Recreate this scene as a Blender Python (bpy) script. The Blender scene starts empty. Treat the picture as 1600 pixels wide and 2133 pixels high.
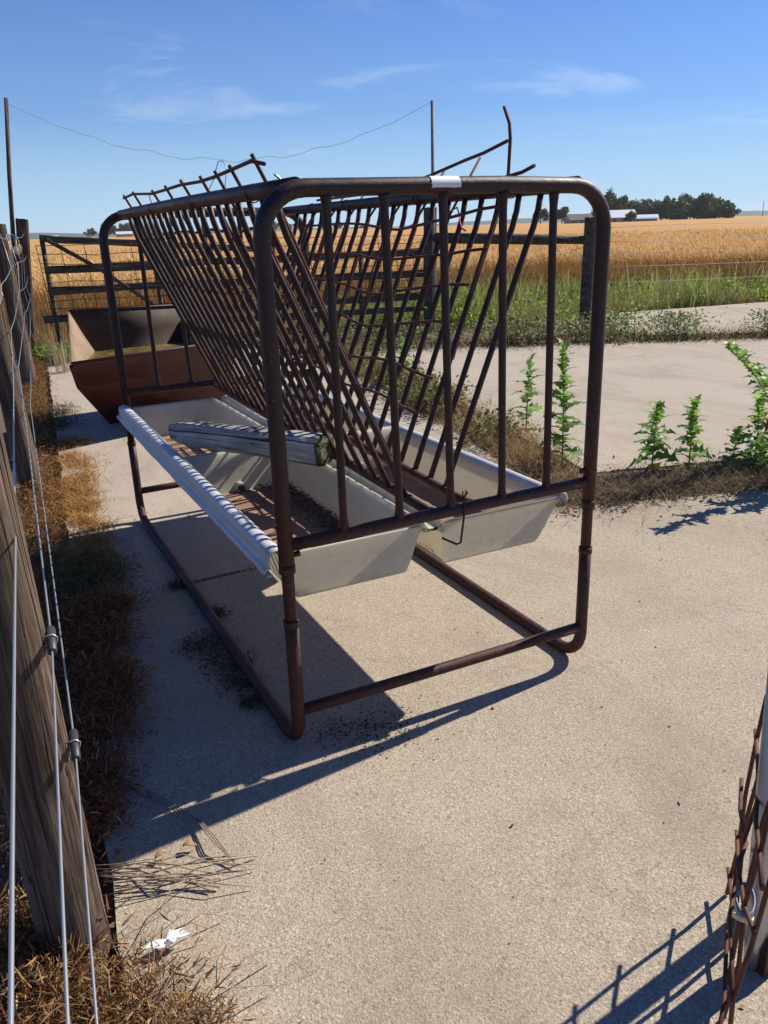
import bpy, math, random
import numpy as np
from mathutils import Vector, Matrix, Quaternion
SC = bpy.context.scene
COL = SC.collection
R = math.radians
random.seed(7)
rng = np.random.default_rng(11)

# ------------------------------------------------------------------ camera
cam_d = bpy.data.cameras.new('Camera')
cam = bpy.data.objects.new('Camera', cam_d); COL.objects.link(cam); SC.camera = cam
F_PX, PITCH, ROLL, YAW = 1679.06, 0.3390, -0.0326, 0.4595
CAM = Vector((-0.6426, -1.8926, 1.4314))
fw = Vector((math.sin(YAW), math.cos(YAW), 0)); rt = Vector((math.cos(YAW), -math.sin(YAW), 0)); up = Vector((0, 0, 1))
Fv = fw * math.cos(PITCH) - up * math.sin(PITCH); Uv = fw * math.sin(PITCH) + up * math.cos(PITCH)
R2 = rt * math.cos(ROLL) + Uv * math.sin(ROLL); U2 = -rt * math.sin(ROLL) + Uv * math.cos(ROLL)
cam.matrix_world = Matrix(((R2.x, U2.x, -Fv.x, CAM.x), (R2.y, U2.y, -Fv.y, CAM.y), (R2.z, U2.z, -Fv.z, CAM.z), (0, 0, 0, 1)))
cam_d.sensor_fit = 'VERTICAL'; cam_d.sensor_height = 36.0; cam_d.lens = F_PX / 2133.0 * 36.0
cam_d.clip_start = 0.02; cam_d.clip_end = 12000

# ------------------------------------------------------------------ sky and sun
SUN = Vector((1.0, 0.116, 0.855)).normalized()
SUN_EL = math.asin(SUN.z); SUN_AZ = math.atan2(SUN.x, SUN.y)
world = bpy.data.worlds.new('World'); SC.world = world; world.use_nodes = True
wt = world.node_tree; wt.nodes.clear()
def WN(t, **k):
    n = wt.nodes.new(t)
    for a, b in k.items(): setattr(n, a, b)
    return n
w_out = WN('ShaderNodeOutputWorld'); w_bg = WN('ShaderNodeBackground')
w_sky = WN('ShaderNodeTexSky', sky_type='NISHITA', sun_disc=False, sun_elevation=SUN_EL, sun_rotation=SUN_AZ,
           altitude=100.0, air_density=1.0, dust_density=0.15, ozone_density=1.6)
w_bg.inputs['Strength'].default_value = 0.075
# thin cirrus: stretched noise on the sky dome, over the whole sky
tc = WN('ShaderNodeTexCoord'); sep = WN('ShaderNodeSeparateXYZ'); wt.links.new(tc.outputs['Generated'], sep.inputs[0])
zc = WN('ShaderNodeMath', operation='MAXIMUM'); wt.links.new(sep.outputs['Z'], zc.inputs[0]); zc.inputs[1].default_value = 0.03
za = WN('ShaderNodeMath', operation='ADD'); wt.links.new(zc.outputs[0], za.inputs[0]); za.inputs[1].default_value = 0.10
dx = WN('ShaderNodeMath', operation='DIVIDE'); wt.links.new(sep.outputs['X'], dx.inputs[0]); wt.links.new(za.outputs[0], dx.inputs[1])
dy = WN('ShaderNodeMath', operation='DIVIDE'); wt.links.new(sep.outputs['Y'], dy.inputs[0]); wt.links.new(za.outputs[0], dy.inputs[1])
cmb = WN('ShaderNodeCombineXYZ'); wt.links.new(dx.outputs[0], cmb.inputs[0]); wt.links.new(dy.outputs[0], cmb.inputs[1])
mp = WN('ShaderNodeMapping'); mp.inputs['Rotation'].default_value = (0, 0, R(-20)); mp.inputs['Scale'].default_value = (0.7, 1.05, 1); mp.inputs['Location'].default_value = (5.07, 12.25, 0)
wt.links.new(cmb.outputs[0], mp.inputs['Vector'])
cn = WN('ShaderNodeTexNoise'); cn.inputs['Scale'].default_value = 1.3; cn.inputs['Detail'].default_value = 8; cn.inputs['Roughness'].default_value = 0.62; cn.inputs['Distortion'].default_value = 0.6
wt.links.new(mp.outputs[0], cn.inputs['Vector'])
cr = WN('ShaderNodeValToRGB'); cr.color_ramp.elements[0].position = 0.56; cr.color_ramp.elements[1].position = 0.82
wt.links.new(cn.outputs['Fac'], cr.inputs[0])
cf = WN('ShaderNodeMath', operation='MULTIPLY'); cf.inputs[1].default_value = 0.48; cz = WN('ShaderNodeValToRGB'); cz.color_ramp.elements[0].position = 0.17; cz.color_ramp.elements[0].color = (1, 1, 1, 1); cz.color_ramp.elements[1].position = 0.25; cz.color_ramp.elements[1].color = (.25, .25, .25, 1); ce_ = cz.color_ramp.elements.new(0.10); ce_.color = (1, 1, 1, 1); ce2 = cz.color_ramp.elements.new(0.045); ce2.color = (0, 0, 0, 1); wt.links.new(sep.outputs['Z'], cz.inputs[0]); cm_ = WN('ShaderNodeMath', operation='MULTIPLY'); wt.links.new(cr.outputs[0], cm_.inputs[0]); wt.links.new(cz.outputs[0], cm_.inputs[1]); wt.links.new(cm_.outputs[0], cf.inputs[0])
hs = WN('ShaderNodeHueSaturation'); hs.inputs['Saturation'].default_value = 1.05; hs.inputs['Value'].default_value = 1.0; wt.links.new(w_sky.outputs[0], hs.inputs['Color'])
cx = WN('ShaderNodeMix', data_type='RGBA'); wt.links.new(cf.outputs[0], cx.inputs[0]); tint = WN('ShaderNodeMix', data_type='RGBA', blend_type='MULTIPLY'); tint.inputs[0].default_value = 1.0; tint.inputs[7].default_value = (0.29, 0.54, 1.04, 1); wt.links.new(hs.outputs[0], tint.inputs[6]); hr = WN('ShaderNodeValToRGB'); hr.color_ramp.elements[0].position = 0.0; hr.color_ramp.elements[0].color = (.96, .96, .96, 1); hr.color_ramp.elements[1].position = 0.34; hr.color_ramp.elements[1].color = (0, 0, 0, 1); hm_ = hr.color_ramp.elements.new(0.12); hm_.color = (.28, .28, .28, 1)
hr.color_ramp.interpolation = 'LINEAR'; wt.links.new(sep.outputs['Z'], hr.inputs[0])
hz_ = WN('ShaderNodeMix', data_type='RGBA'); wt.links.new(hr.outputs[0], hz_.inputs[0]); wt.links.new(tint.outputs[2], hz_.inputs[6]); hz_.inputs[7].default_value = (4.8, 6.9, 8.8, 1); wt.links.new(hz_.outputs[2], cx.inputs[6]); cx.inputs[7].default_value = (8.0, 9.0, 10.0, 1)
wt.links.new(cx.outputs[2], w_bg.inputs['Color']); wt.links.new(w_bg.outputs[0], w_out.inputs['Surface'])

sun_d = bpy.data.lights.new('Sun', 'SUN'); sun_d.energy = 5.0; sun_d.angle = R(0.53); sun_d.color = (1.0, 0.93, 0.82)
sun = bpy.data.objects.new('Sun', sun_d); COL.objects.link(sun); sun.location = (8, 0, 12)
sun.rotation_euler = SUN.to_track_quat('Z', 'Y').to_euler()
SC.view_settings.view_transform = 'Standard'; SC.view_settings.look = 'None'; SC.view_settings.exposure = 0.52; SC.view_settings.gamma = 1.0
SC.view_settings.use_curve_mapping = False
SC.render.engine = 'CYCLES'

# ------------------------------------------------------------------ helpers
def tag(o, label=None, cat=None, group=None, kind=None):
    if label: o['label'] = label
    if cat: o['category'] = cat
    if group: o['group'] = group
    if kind: o['kind'] = kind
    return o

def empty(name, loc, label=None, cat=None, group=None):
    o = bpy.data.objects.new(name, None); COL.objects.link(o); o.location = loc; o.empty_display_size = 0.1
    return tag(o, label, cat, group)

class MB:
    """collects faces in world space; build() links them as one mesh object"""
    def __init__(self): self.v = []; self.f = []; self.c = []; self.smooth = []
    def add(self, vs, fs, smooth=False, col=None):
        o = len(self.v); self.v += [tuple(v) for v in vs]
        for f in fs:
            self.f.append(tuple(i + o for i in f)); self.smooth.append(smooth)
            if col is not None: self.c.append(col)
    def tube(self, path, rad, n=10, caps=True, wob=0.0):
        P = [Vector(p) for p in path]; m = len(P)
        rr = rad if isinstance(rad, (list, tuple)) else [rad] * m
        T = []
        for i in range(m):
            a = P[max(i - 1, 0)]; b = P[min(i + 1, m - 1)]; T.append((b - a).normalized())
        ref = Vector((0, 0, 1)) if abs(T[0].z) < 0.9 else Vector((1, 0, 0))
        N = (ref - T[0] * ref.dot(T[0])).normalized()
        vs = []; fs = []
        for i in range(m):
            N = (N - T[i] * N.dot(T[i])).normalized(); B = T[i].cross(N)
            for k in range(n):
                a = 2 * math.pi * k / n
                r = rr[i] * (1 + (random.uniform(-wob, wob) if wob else 0))
                vs.append(P[i] + (N * math.cos(a) + B * math.sin(a)) * r)
        for i in range(m - 1):
            for k in range(n):
                k2 = (k + 1) % n
                fs.append((i * n + k, i * n + k2, (i + 1) * n + k2, (i + 1) * n + k))
        self.add(vs, fs, True)
        if caps:
            o = len(self.v)
            self.f.append(tuple(o - m * n + k for k in reversed(range(n)))); self.smooth.append(False)
            self.f.append(tuple(o - n + k for k in range(n))); self.smooth.append(False)
        return self
    def box(self, c, s, q=None):
        c = Vector(c); vs = []
        for dx in (-.5, .5):
            for dy in (-.5, .5):
                for dz in (-.5, .5):
                    p = Vector((dx * s[0], dy * s[1], dz * s[2]))
                    if q is not None: p = q @ p
                    vs.append(c + p)
        self.add(vs, [(0, 1, 3, 2), (4, 6, 7, 5), (0, 4, 5, 1), (2, 3, 7, 6), (0, 2, 6, 4), (1, 5, 7, 3)])
        return self
    def build(self, name, mat, parent=None, rel=None):
        me = bpy.data.meshes.new(name)
        off = Vector(rel) if rel is not None else (world_loc(parent) if parent else Vector((0, 0, 0)))
        me.from_pydata([(v[0] - off.x, v[1] - off.y, v[2] - off.z) for v in self.v], [], self.f)
        me.polygons.foreach_set('use_smooth', self.smooth)
        me.materials.append(mat)
        o = bpy.data.objects.new(name, me); COL.objects.link(o)
        if parent: o.parent = parent
        elif rel is not None: o.location = off
        return o
def world_loc(o):
    l = Vector(o.location)
    while o.parent: o = o.parent; l += Vector(o.location)
    return l
def arc(c, a, b, r, n=7):
    """rounded corner from point a to b about corner c with tangent length r"""
    c, a, b = Vector(c), Vector(a), Vector(b)
    d1 = (a - c).normalized(); d2 = (b - c).normalized()
    o = c + (d1 + d2) * r
    return [o - d2 * r * math.cos(t) - d1 * r * math.sin(t) for t in [math.pi / 2 * i / n for i in range(n + 1)]]
def lerp(a, b, t): return a + (b - a) * t
def big_mesh(name, verts, faces_quads, cols, mat, smooth=False):
    """numpy: verts (n,3), quads (m,4), cols per-vertex (n,3)"""
    me = bpy.data.meshes.new(name); n = len(verts); m = len(faces_quads); k = faces_quads.shape[1]
    me.vertices.add(n); me.vertices.foreach_set('co', np.asarray(verts, np.float32).ravel())
    me.loops.add(m * k); me.loops.foreach_set('vertex_index', np.asarray(faces_quads, np.int32).ravel())
    me.polygons.add(m); me.polygons.foreach_set('loop_start', np.arange(0, m * k, k, dtype=np.int32)); 
    me.polygons.foreach_set('use_smooth', np.full(m, smooth))
    me.update(calc_edges=True)
    if cols is not None:
        at = me.color_attributes.new('Col', 'FLOAT_COLOR', 'POINT')
        c4 = np.ones((n, 4), np.float32); c4[:, :3] = cols; at.data.foreach_set('color', c4.ravel())
    me.materials.append(mat)
    o = bpy.data.objects.new(name, me); COL.objects.link(o); return o

# ------------------------------------------------------------------ materials
def newmat(name):
    m = bpy.data.materials.new(name); m.use_nodes = True
    nt = m.node_tree; b = nt.nodes['Principled BSDF']
    return m, nt, b
def nd(nt, t, **k):
    n = nt.nodes.new(t)
    for a, v in k.items(): setattr(n, a, v)
    return n
def coords(nt, scale=(1, 1, 1), kind='Object', rot=(0, 0, 0)):
    t = nd(nt, 'ShaderNodeTexCoord'); m = nd(nt, 'ShaderNodeMapping'); m.inputs['Scale'].default_value = scale; m.inputs['Rotation'].default_value = rot
    nt.links.new(t.outputs[kind], m.inputs['Vector']); return m.outputs[0]
def noise(nt, vec, scale, detail=5, rough=0.6, dist=0.0):
    n = nd(nt, 'ShaderNodeTexNoise'); n.inputs['Scale'].default_value = scale; n.inputs['Detail'].default_value = detail
    n.inputs['Roughness'].default_value = rough; n.inputs['Distortion'].default_value = dist
    nt.links.new(vec, n.inputs['Vector']); return n.outputs['Fac']
def ramp(nt, fac, stops):
    r = nd(nt, 'ShaderNodeValToRGB'); e = r.color_ramp.elements
    while len(e) < len(stops): e.new(0.5)
    for i, (p, c) in enumerate(stops):
        e[i].position = p; e[i].color = (c, c, c, 1) if isinstance(c, (int, float)) else (*c, 1)
    nt.links.new(fac, r.inputs[0]); return r.outputs[0]
def mix(nt, fac, a, b, mode='MIX'):
    m = nd(nt, 'ShaderNodeMix', data_type='RGBA', blend_type=mode)
    for s, x in ((0, fac), (6, a), (7, b)):
        if isinstance(x, (int, float)): m.inputs[s].default_value = x
        elif isinstance(x, tuple): m.inputs[s].default_value = (*x, 1)
        else: nt.links.new(x, m.inputs[s])
    return m.outputs[2]
def bump(nt, b, h, strength=0.3, dist=0.01):
    n = nd(nt, 'ShaderNodeBump'); n.inputs['Strength'].default_value = strength; n.inputs['Distance'].default_value = dist
    nt.links.new(h, n.inputs['Height']); nt.links.new(n.outputs[0], b.inputs['Normal'])
def setc(nt, b, c):
    if isinstance(c, tuple): b.inputs['Base Color'].default_value = (*c, 1)
    else: nt.links.new(c, b.inputs['Base Color'])

def m_pipe():                       # black paint worn through to red-brown rust
    m, nt, b = newmat('painted_rusty_pipe'); v = coords(nt)
    n1 = noise(nt, v, 5, 6, .65); n2 = noise(nt, v, 60, 6, .7); n3 = noise(nt, v, 220, 3, .6)
    rust = ramp(nt, n2, [(.3, (.030, .0095, .007)), (.55, (.066, .019, .012)), (.75, (.125, .042, .024))])
    paint = ramp(nt, n3, [(.35, (.007, .007, .008)), (.7, (.022, .019, .019))])
    f = ramp(nt, mix(nt, .35, n1, n2), [(.37, 0.0), (.52, 1.0)])
    tc_ = nd(nt, 'ShaderNodeTexCoord'); sx_ = nd(nt, 'ShaderNodeSeparateXYZ'); nt.links.new(tc_.outputs['Object'], sx_.inputs[0]); hz2 = ramp(nt, sx_.outputs['Z'], [(.75, 1.0), (1.0, .55)])
    f = mix(nt, 1.0, f, hz2, 'MULTIPLY')
    c = mix(nt, f, paint, rust)
    sp = ramp(nt, noise(nt, v, 130, 2, .5), [(.735, 0.0), (.76, .8)])
    setc(nt, b, mix(nt, sp, c, (.20, .17, .15)))
    nt.links.new(ramp(nt, f, [(0, .36), (1, .66)]), b.inputs['Roughness']); b.inputs['Specular IOR Level'].default_value = .38
    bump(nt, b, mix(nt, .5, n2, n3), .6, .003); return m
def m_rust(name, c0, c1, c2, rough=.75, scale=7):
    m, nt, b = newmat(name); v = coords(nt)
    n1 = noise(nt, v, scale, 8, .65); n2 = noise(nt, v, scale * 14, 4, .6)
    c = ramp(nt, mix(nt, .3, n1, n2), [(.3, c0), (.5, c1), (.7, c2)])
    setc(nt, b, c); b.inputs['Roughness'].default_value = rough; b.inputs['Specular IOR Level'].default_value = .3; bump(nt, b, n2, .3, .002); return m
def m_plastic():
    m, nt, b = newmat('cream_plastic'); v = coords(nt)
    n1 = noise(nt, v, 4, 5, .6); n2 = noise(nt, v, 45, 5, .65)
    c = ramp(nt, n1, [(.3, (.66, .64, .56)), (.7, (.78, .76, .68))])
    dirt = ramp(nt, mix(nt, .5, n2, noise(nt, coords(nt, (2, 2, 9)), 3, 6, .65)), [(.50, 0.0), (.66, .55)])
    c = mix(nt, dirt, c, (.42, .33, .22))
    spk = ramp(nt, noise(nt, v, 190, 2, .5), [(.73, 0.0), (.76, .8)])
    setc(nt, b, mix(nt, spk, c, (.12, .09, .06))); b.inputs['Roughness'].default_value = .42
    tr = nd(nt, 'ShaderNodeBsdfTranslucent'); tr.inputs['Color'].default_value = (.72, .68, .55, 1)
    ms = nd(nt, 'ShaderNodeMixShader'); ms.inputs[0].default_value = .42
    o = nt.nodes['Material Output']; nt.links.new(b.outputs[0], ms.inputs[1]); nt.links.new(tr.outputs[0], ms.inputs[2]); nt.links.new(ms.outputs[0], o.inputs['Surface'])
    bump(nt, b, noise(nt, v, 90, 3, .5), .06, .002); return m
def m_lip():
    m, nt, b = newmat('weathered_white_lip'); v = coords(nt)
    c = ramp(nt, noise(nt, v, 12, 5, .6), [(.3, (.44, .45, .46)), (.7, (.54, .54, .54))])
    spk = ramp(nt, noise(nt, v, 120, 3, .5), [(.70, 0.0), (.76, .7)])
    setc(nt, b, mix(nt, spk, c, (.2, .17, .14))); b.inputs['Roughness'].default_value = .38; return m
def m_concrete(name, broom=False):
    m, nt, b = newmat(name); v = coords(nt)
    big = noise(nt, v, .7, 6, .6); mid = noise(nt, v, 6, 8, .7); fin = noise(nt, v, 150, 4, .75); 
    vo = nd(nt, 'ShaderNodeTexVoronoi'); vo.inputs['Scale'].default_value = 230; nt.links.new(v, vo.inputs['Vector'])
    vo2 = nd(nt, 'ShaderNodeTexVoronoi'); vo2.inputs['Scale'].default_value = 80; nt.links.new(v, vo2.inputs['Vector'])
    base = ramp(nt, big, [(.32, (.345, .285, .205)), (.68, (.465, .39, .285))])
    base = mix(nt, ramp(nt, mid, [(.38, .38), (.68, 0.0)]), base, (.27, .225, .175))
    hs_ = nd(nt, 'ShaderNodeSeparateColor'); nt.links.new(vo.outputs['Color'], hs_.inputs[0])
    agg = ramp(nt, hs_.outputs[0], [(0, (.16, .13, .095)), (.25, (.33, .275, .205)), (.8, (.45, .38, .29)), (1, (.66, .58, .46))])
    c = mix(nt, .46, base, agg)
    pit = ramp(nt, fin, [(.34, 1.0), (.46, 0.0)]); c = mix(nt, pit, c, (.13, .11, .09))
    hs2 = nd(nt, 'ShaderNodeSeparateColor'); nt.links.new(vo2.outputs['Color'], hs2.inputs[0])
    st = ramp(nt, hs2.outputs[1], [(.95, 0.0), (.97, .45)]); st2 = ramp(nt, vo2.outputs['Distance'], [(.32, 1.0), (.42, 0.0)])
    c = mix(nt, mix(nt, 1.0, st, st2, 'MULTIPLY'), c, (.58, .51, .42))
    dk = ramp(nt, hs2.outputs[2], [(.965, 0.0), (.98, .45)]); c = mix(nt, mix(nt, 1.0, dk, st2, 'MULTIPLY'), c, (.12, .10, .085))
    if broom:
        v2 = coords(nt, (38, 1.2, 1), rot=(0, 0, R(4))); g = noise(nt, v2, 1.0, 4, .6)
        c = mix(nt, ramp(nt, g, [(.5, 0.0), (.68, .45)]), c, (.24, .19, .145))
        c = mix(nt, .35, c, (.46, .40, .335))
    cv = nd(nt, 'ShaderNodeTexNoise'); cv.inputs['Scale'].default_value = 1.1; cv.inputs['Detail'].default_value = 10; cv.inputs['Roughness'].default_value = .55; nt.links.new(v, cv.inputs['Vector'])
    hair = ramp(nt, cv.outputs['Fac'], [(.497, 0.0), (.5, .35), (.503, 0.0)]); c = mix(nt, hair, c, (.15, .12, .1))
    s1 = noise(nt, coords(nt, (1, .55, 1), rot=(0, 0, R(20))), 1.7, 9, .66, .8); c = mix(nt, ramp(nt, s1, [(.48, 0.0), (.64, .36)]), c, (.235, .185, .135))
    s2_ = noise(nt, coords(nt, (.35, 2.4, 1), rot=(0, 0, R(-68))), 1.3, 7, .6, .5); c = mix(nt, ramp(nt, s2_, [(.56, 0.0), (.70, .16)]), c, (.50, .44, .36))
    setc(nt, b, c); b.inputs['Roughness'].default_value = .93; b.inputs['Specular IOR Level'].default_value = .2
    bump(nt, b, mix(nt, .5, fin, vo.outputs['Distance']), .55, .0045); return m
def m_soil(name='soil', a=(.10, .07, .045), c2=(.22, .16, .10)):
    m, nt, b = newmat(name); v = coords(nt)
    setc(nt, b, ramp(nt, mix(nt, .5, noise(nt, v, .5, 6), noise(nt, v, 25, 6, .7)), [(.35, a), (.65, c2)])); b.inputs['Roughness'].default_value = 1
    bump(nt, b, noise(nt, v, 40, 5, .7), .7, .03); return m
def m_wood(name, c0, c1, c2, axis='Z', moss=0.0):
    m, nt, b = newmat(name)
    s = (18, 18, 1.8) if axis == 'Z' else (1.8, 18, 18); s2 = (85, 85, 5) if axis == 'Z' else (5, 85, 85)
    s3 = (9, 9, .35) if axis == 'Z' else (.35, 9, 9)
    v = coords(nt, s); n1 = noise(nt, v, 1.0, 8, .65, .8); n2 = noise(nt, coords(nt, s2), 1.0, 5, .7, .3); n0 = noise(nt, coords(nt), 3.5, 5, .6)
    c = ramp(nt, mix(nt, .55, n1, n2), [(.40, c0), (.5, c1), (.60, c2)])
    n3 = noise(nt, coords(nt, s3), 1.0, 3, .5, .5)
    crk = ramp(nt, n3, [(.485, 0.0), (.5, 1.0), (.515, 0.0)])
    n4 = noise(nt, coords(nt, (26, 26, .8) if axis == 'Z' else (.8, 26, 26)), 1.0, 3, .5, .4); crk = mix(nt, 1.0, crk, ramp(nt, n4, [(.488, 0.0), (.5, .8), (.512, 0.0)]), 'LIGHTEN')
    c = mix(nt, ramp(nt, n0, [(.45, 0.0), (.7, .45)]), c, tuple(x * .45 for x in c0))
    if moss: c = mix(nt, ramp(nt, noise(nt, coords(nt), 9, 6, .7), [(.5, 0.0), (.66, moss)]), c, (.11, .12, .05))
    c = mix(nt, crk, c, (.015, .011, .009))
    setc(nt, b, c); b.inputs['Roughness'].default_value = .88; b.inputs['Specular IOR Level'].default_value = .25
    inv = nd(nt, 'ShaderNodeInvert'); nt.links.new(crk, inv.inputs['Color'])
    bump(nt, b, mix(nt, .5, mix(nt, .5, n1, n2), inv.outputs[0]), 1.0, .014); return m
def m_plain(name, c, rough=.6, metal=0.0, spec=.5, var=0.0):
    m, nt, b = newmat(name)
    if var:
        n = noise(nt, coords(nt), 14, 6, .65); setc(nt, b, ramp(nt, n, [(.3, tuple(x * (1 - var) for x in c)), (.7, tuple(min(1, x * (1 + var)) for x in c))]))
    else: setc(nt, b, c)
    b.inputs['Roughness'].default_value = rough; b.inputs['Metallic'].default_value = metal; b.inputs['Specular IOR Level'].default_value = spec; return m
def m_plant(name, transl=.35, rough=.6, rand=False, tint=(1, 1, 1)):
    m, nt, b = newmat(name)
    a = nd(nt, 'ShaderNodeVertexColor', layer_name='Col'); col = a.outputs['Color']
    if rand:
        oi = nd(nt, 'ShaderNodeObjectInfo'); h = nd(nt, 'ShaderNodeHueSaturation'); nt.links.new(col, h.inputs['Color'])
        nt.links.new(ramp(nt, oi.outputs['Random'], [(0, .75), (1, 1.25)]), h.inputs['Value']); col = h.outputs[0]
    setc(nt, b, col); b.inputs['Roughness'].default_value = rough; b.inputs['Specular IOR Level'].default_value = .3
    tr = nd(nt, 'ShaderNodeBsdfTranslucent'); nt.links.new(col, tr.inputs['Color'])
    ms = nd(nt, 'ShaderNodeMixShader'); ms.inputs[0].default_value = transl; o = nt.nodes['Material Output']
    nt.links.new(b.outputs[0], ms.inputs[1]); nt.links.new(tr.outputs[0], ms.inputs[2]); nt.links.new(ms.outputs[0], o.inputs['Surface']); return m

PIPE = m_pipe()
ROD = m_rust('rusty_rod', (.05, .018, .012), (.11, .038, .022), (.20, .08, .045), .7, 20)
TANK = m_rust('rusty_sheet_steel', (.028, .009, .0075), (.056, .0155, .012), (.095, .032, .022), .6, 4)
TANKIN = m_rust('rusty_tank_inside', (.13, .085, .055), (.25, .175, .115), (.34, .25, .17), .85, 4)
TANKBACK = m_rust('stained_tank_back', (.02, .013, .010), (.05, .032, .022), (.10, .065, .042), .7, 5)
PLASTIC = m_plastic(); LIP = m_lip()
CONC = m_concrete('concrete'); CONCB = m_concrete('broomed_concrete', True)
SOIL = m_soil(); FIELDSOIL = m_soil('field_soil', (.16, .11, .06), (.30, .21, .12))
POSTW = m_wood('weathered_post_wood', (.060, .038, .027), (.115, .076, .055), (.20, .145, .11), 'Z', .35)
BOARDW = m_wood('weathered_board_wood', (.05, .042, .034), (.10, .086, .068), (.19, .165, .13), 'X', .5)
GREYW = m_wood('grey_timber', (.22, .21, .19), (.36, .35, .33), (.52, .50, .47), 'X', 0)
ENDW = m_wood('mossy_end_grain', (.035, .035, .018), (.10, .10, .05), (.24, .23, .13), 'X', .6)
WIRE = m_plain('galvanised_wire', (.42, .43, .44), .42, .75)
STRAND = m_plain('white_wire', (.62, .58, .50), .6, 0)
GALV = m_plain('galvanised_pipe', (.42, .43, .45), .35, .7, var=.15)
BLACKP = m_plain('black_plastic', (.035, .037, .04), .5)
BLUEP = m_plain('grey_blue_strap', (.12, .15, .21), .45)
PALEP = m_plain('pale_yellow_band', (.62, .55, .33), .5)
STICK = m_plain('white_sticker', (.74, .74, .73), .55, var=.05)
TWINE = m_plain('pink_twine', (.50, .06, .10), .7)
SILT = m_rust('reddish_silt', (.20, .11, .075), (.29, .165, .11), (.36, .225, .155), .95, 9)
DEBRIS = m_plain('dark_debris', (.075, .055, .036), .95, var=.5)
PAPER = m_plain('white_scrap', (.82, .82, .80), .8)
PLANT = m_plant('plant_matter', .5); LEAF = m_plant('leaf', .5, .45, True)
DRY = m_plant('dry_plant', .25, .8)
BARK = m_plain('bark', (.07, .055, .04), .9, var=.3)
TREEL = m_plant('tree_leaves', .25, .6)

# ------------------------------------------------------------------ ground, slabs, field
def xL(y): return -0.553 + 0.079 * y
def slab(name, poly, mat, z0=-.13, z1=0.0, jit=.012, step=.12):
    pts = []
    for i, a in enumerate(poly):
        b = poly[(i + 1) % len(poly)]; a2, b2 = Vector(a), Vector(b); L = (b2 - a2).length
        n = max(1, int(L / step)) if L < 25 else 1
        for k in range(n):
            p = a2.lerp(b2, k / n); j = jit if 0 < k else 0
            pts.append((p.x + random.gauss(0, j * .5), p.y + random.gauss(0, j * .5)))
    n = len(pts); mb = MB()
    ins = []
    cx_ = sum(p[0] for p in pts) / n; cy_ = sum(p[1] for p in pts) / n
    top = [(x, y, z1) for x, y in pts]; low = [(x, y, z0) for x, y in pts]
    mb.add(top + low, [tuple(range(n))] + [(i, i + n, (i + 1) % n + n, (i + 1) % n) for i in range(n)])
    o = mb.build(name, mat); me = o.data
    # wind the top face upwards
    if me.polygons[0].normal.z < 0: me.flip_normals()
    return tag(o, kind='structure')
gm = MB(); gm.add([(-4000, -400, -.07), (6000, -400, -.07), (6000, 7000, -.07), (-4000, 7000, -.07)], [(0, 1, 2, 3)])
tag(gm.build('ground', SOIL), kind='structure')
slab('concrete_slab', [(xL(-6), -6), (16, -6), (16, -3.6), (4.2, .56), (3.12, .95), (2.1, 1.27), (1.9, 1.368), (xL(1.36), 1.358)], CONC)
slab('concrete_slab', [(xL(1.385), 1.376), (1.9, 1.386), (2.10, 1.5), (2.75, 5.0), (3.0, 7.6), (2.4, 8.5), (xL(8.4), 8.5)], CONCB)
slab('concrete_slab', [(2.55, 1.72), (4.4, 1.20), (16, -2.7), (16, .8), (8.16, 5.05), (5.1, 6.72), (3.55, 7.4), (3.2, 5.2)], CONCB)
slab('concrete_slab', [(7.3, 6.1), (9.5, 4.75), (17, .75), (18, 4.4), (12.2, 8.0), (8.4, 8.5), (7.4, 7.9)], CONCB)
jm = MB(); jm.add([(1.95, 1.30, -.012), (3.1, .93, -.012), (4.3, .5, -.012), (16, -3.7, -.012), (16, -2.6, -.012), (4.4, 1.25, -.012), (2.6, 1.76, -.012), (3.25, 5.2, -.012), (3.6, 7.45, -.012), (2.9, 7.6, -.012), (2.7, 5.0, -.012), (2.05, 1.5, -.012)], [tuple(range(12))])
jo = jm.build('joint_soil', SOIL); tag(jo, kind='structure')
# traced strokes of the date scratched into the slab before it set, reading towards the fence
STROKES = [[(-0.313,2.359),(-0.299,2.332),(-0.277,2.323),(-0.256,2.328),(-0.253,2.344),(-0.253,2.313)],[(-0.192,2.379),(-0.186,2.353),(-0.185,2.375)],[(-0.185,2.357),(-0.154,2.356),(-0.15,2.345)],[(-0.21,2.277),(-0.208,2.258),(-0.199,2.266),(-0.188,2.273),(-0.186,2.254),(-0.181,2.251)],[(-0.156,2.28),(-0.151,2.259)],[(-0.294,2.251),(-0.289,2.269),(-0.259,2.268)],[(-0.29,2.244),(-0.261,2.239)],[(-0.28,2.141),(-0.249,2.147),(-0.205,2.145)],[(-0.297,2.103),(-0.269,2.098),(-0.24,2.109),(-0.212,2.103)],[(-0.262,2.081),(-0.262,2.061)],[(-0.226,2.031),(-0.219,2.019)],[(-0.226,2.027),(-0.238,1.949)],[(-0.284,2.011),(-0.266,2.004),(-0.236,1.998)],[(-0.253,1.95),(-0.241,1.947),(-0.223,1.924),(-0.246,1.904),(-0.268,1.895),(-0.291,1.898)],[(-0.273,1.861),(-0.274,1.851)],[(-0.246,1.801),(-0.275,1.816),(-0.301,1.828),(-0.321,1.833),(-0.34,1.812),(-0.344,1.794),(-0.335,1.784),(-0.316,1.79),(-0.3,1.802),(-0.295,1.795)],[(-0.365,1.758),(-0.366,1.722),(-0.354,1.707),(-0.341,1.706),(-0.327,1.725),(-0.319,1.741),(-0.308,1.717),(-0.295,1.705),(-0.277,1.715),(-0.259,1.729),(-0.262,1.748)]]
sb_ = bpy.data.objects['concrete_slab.001']
mb = MB()
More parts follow.
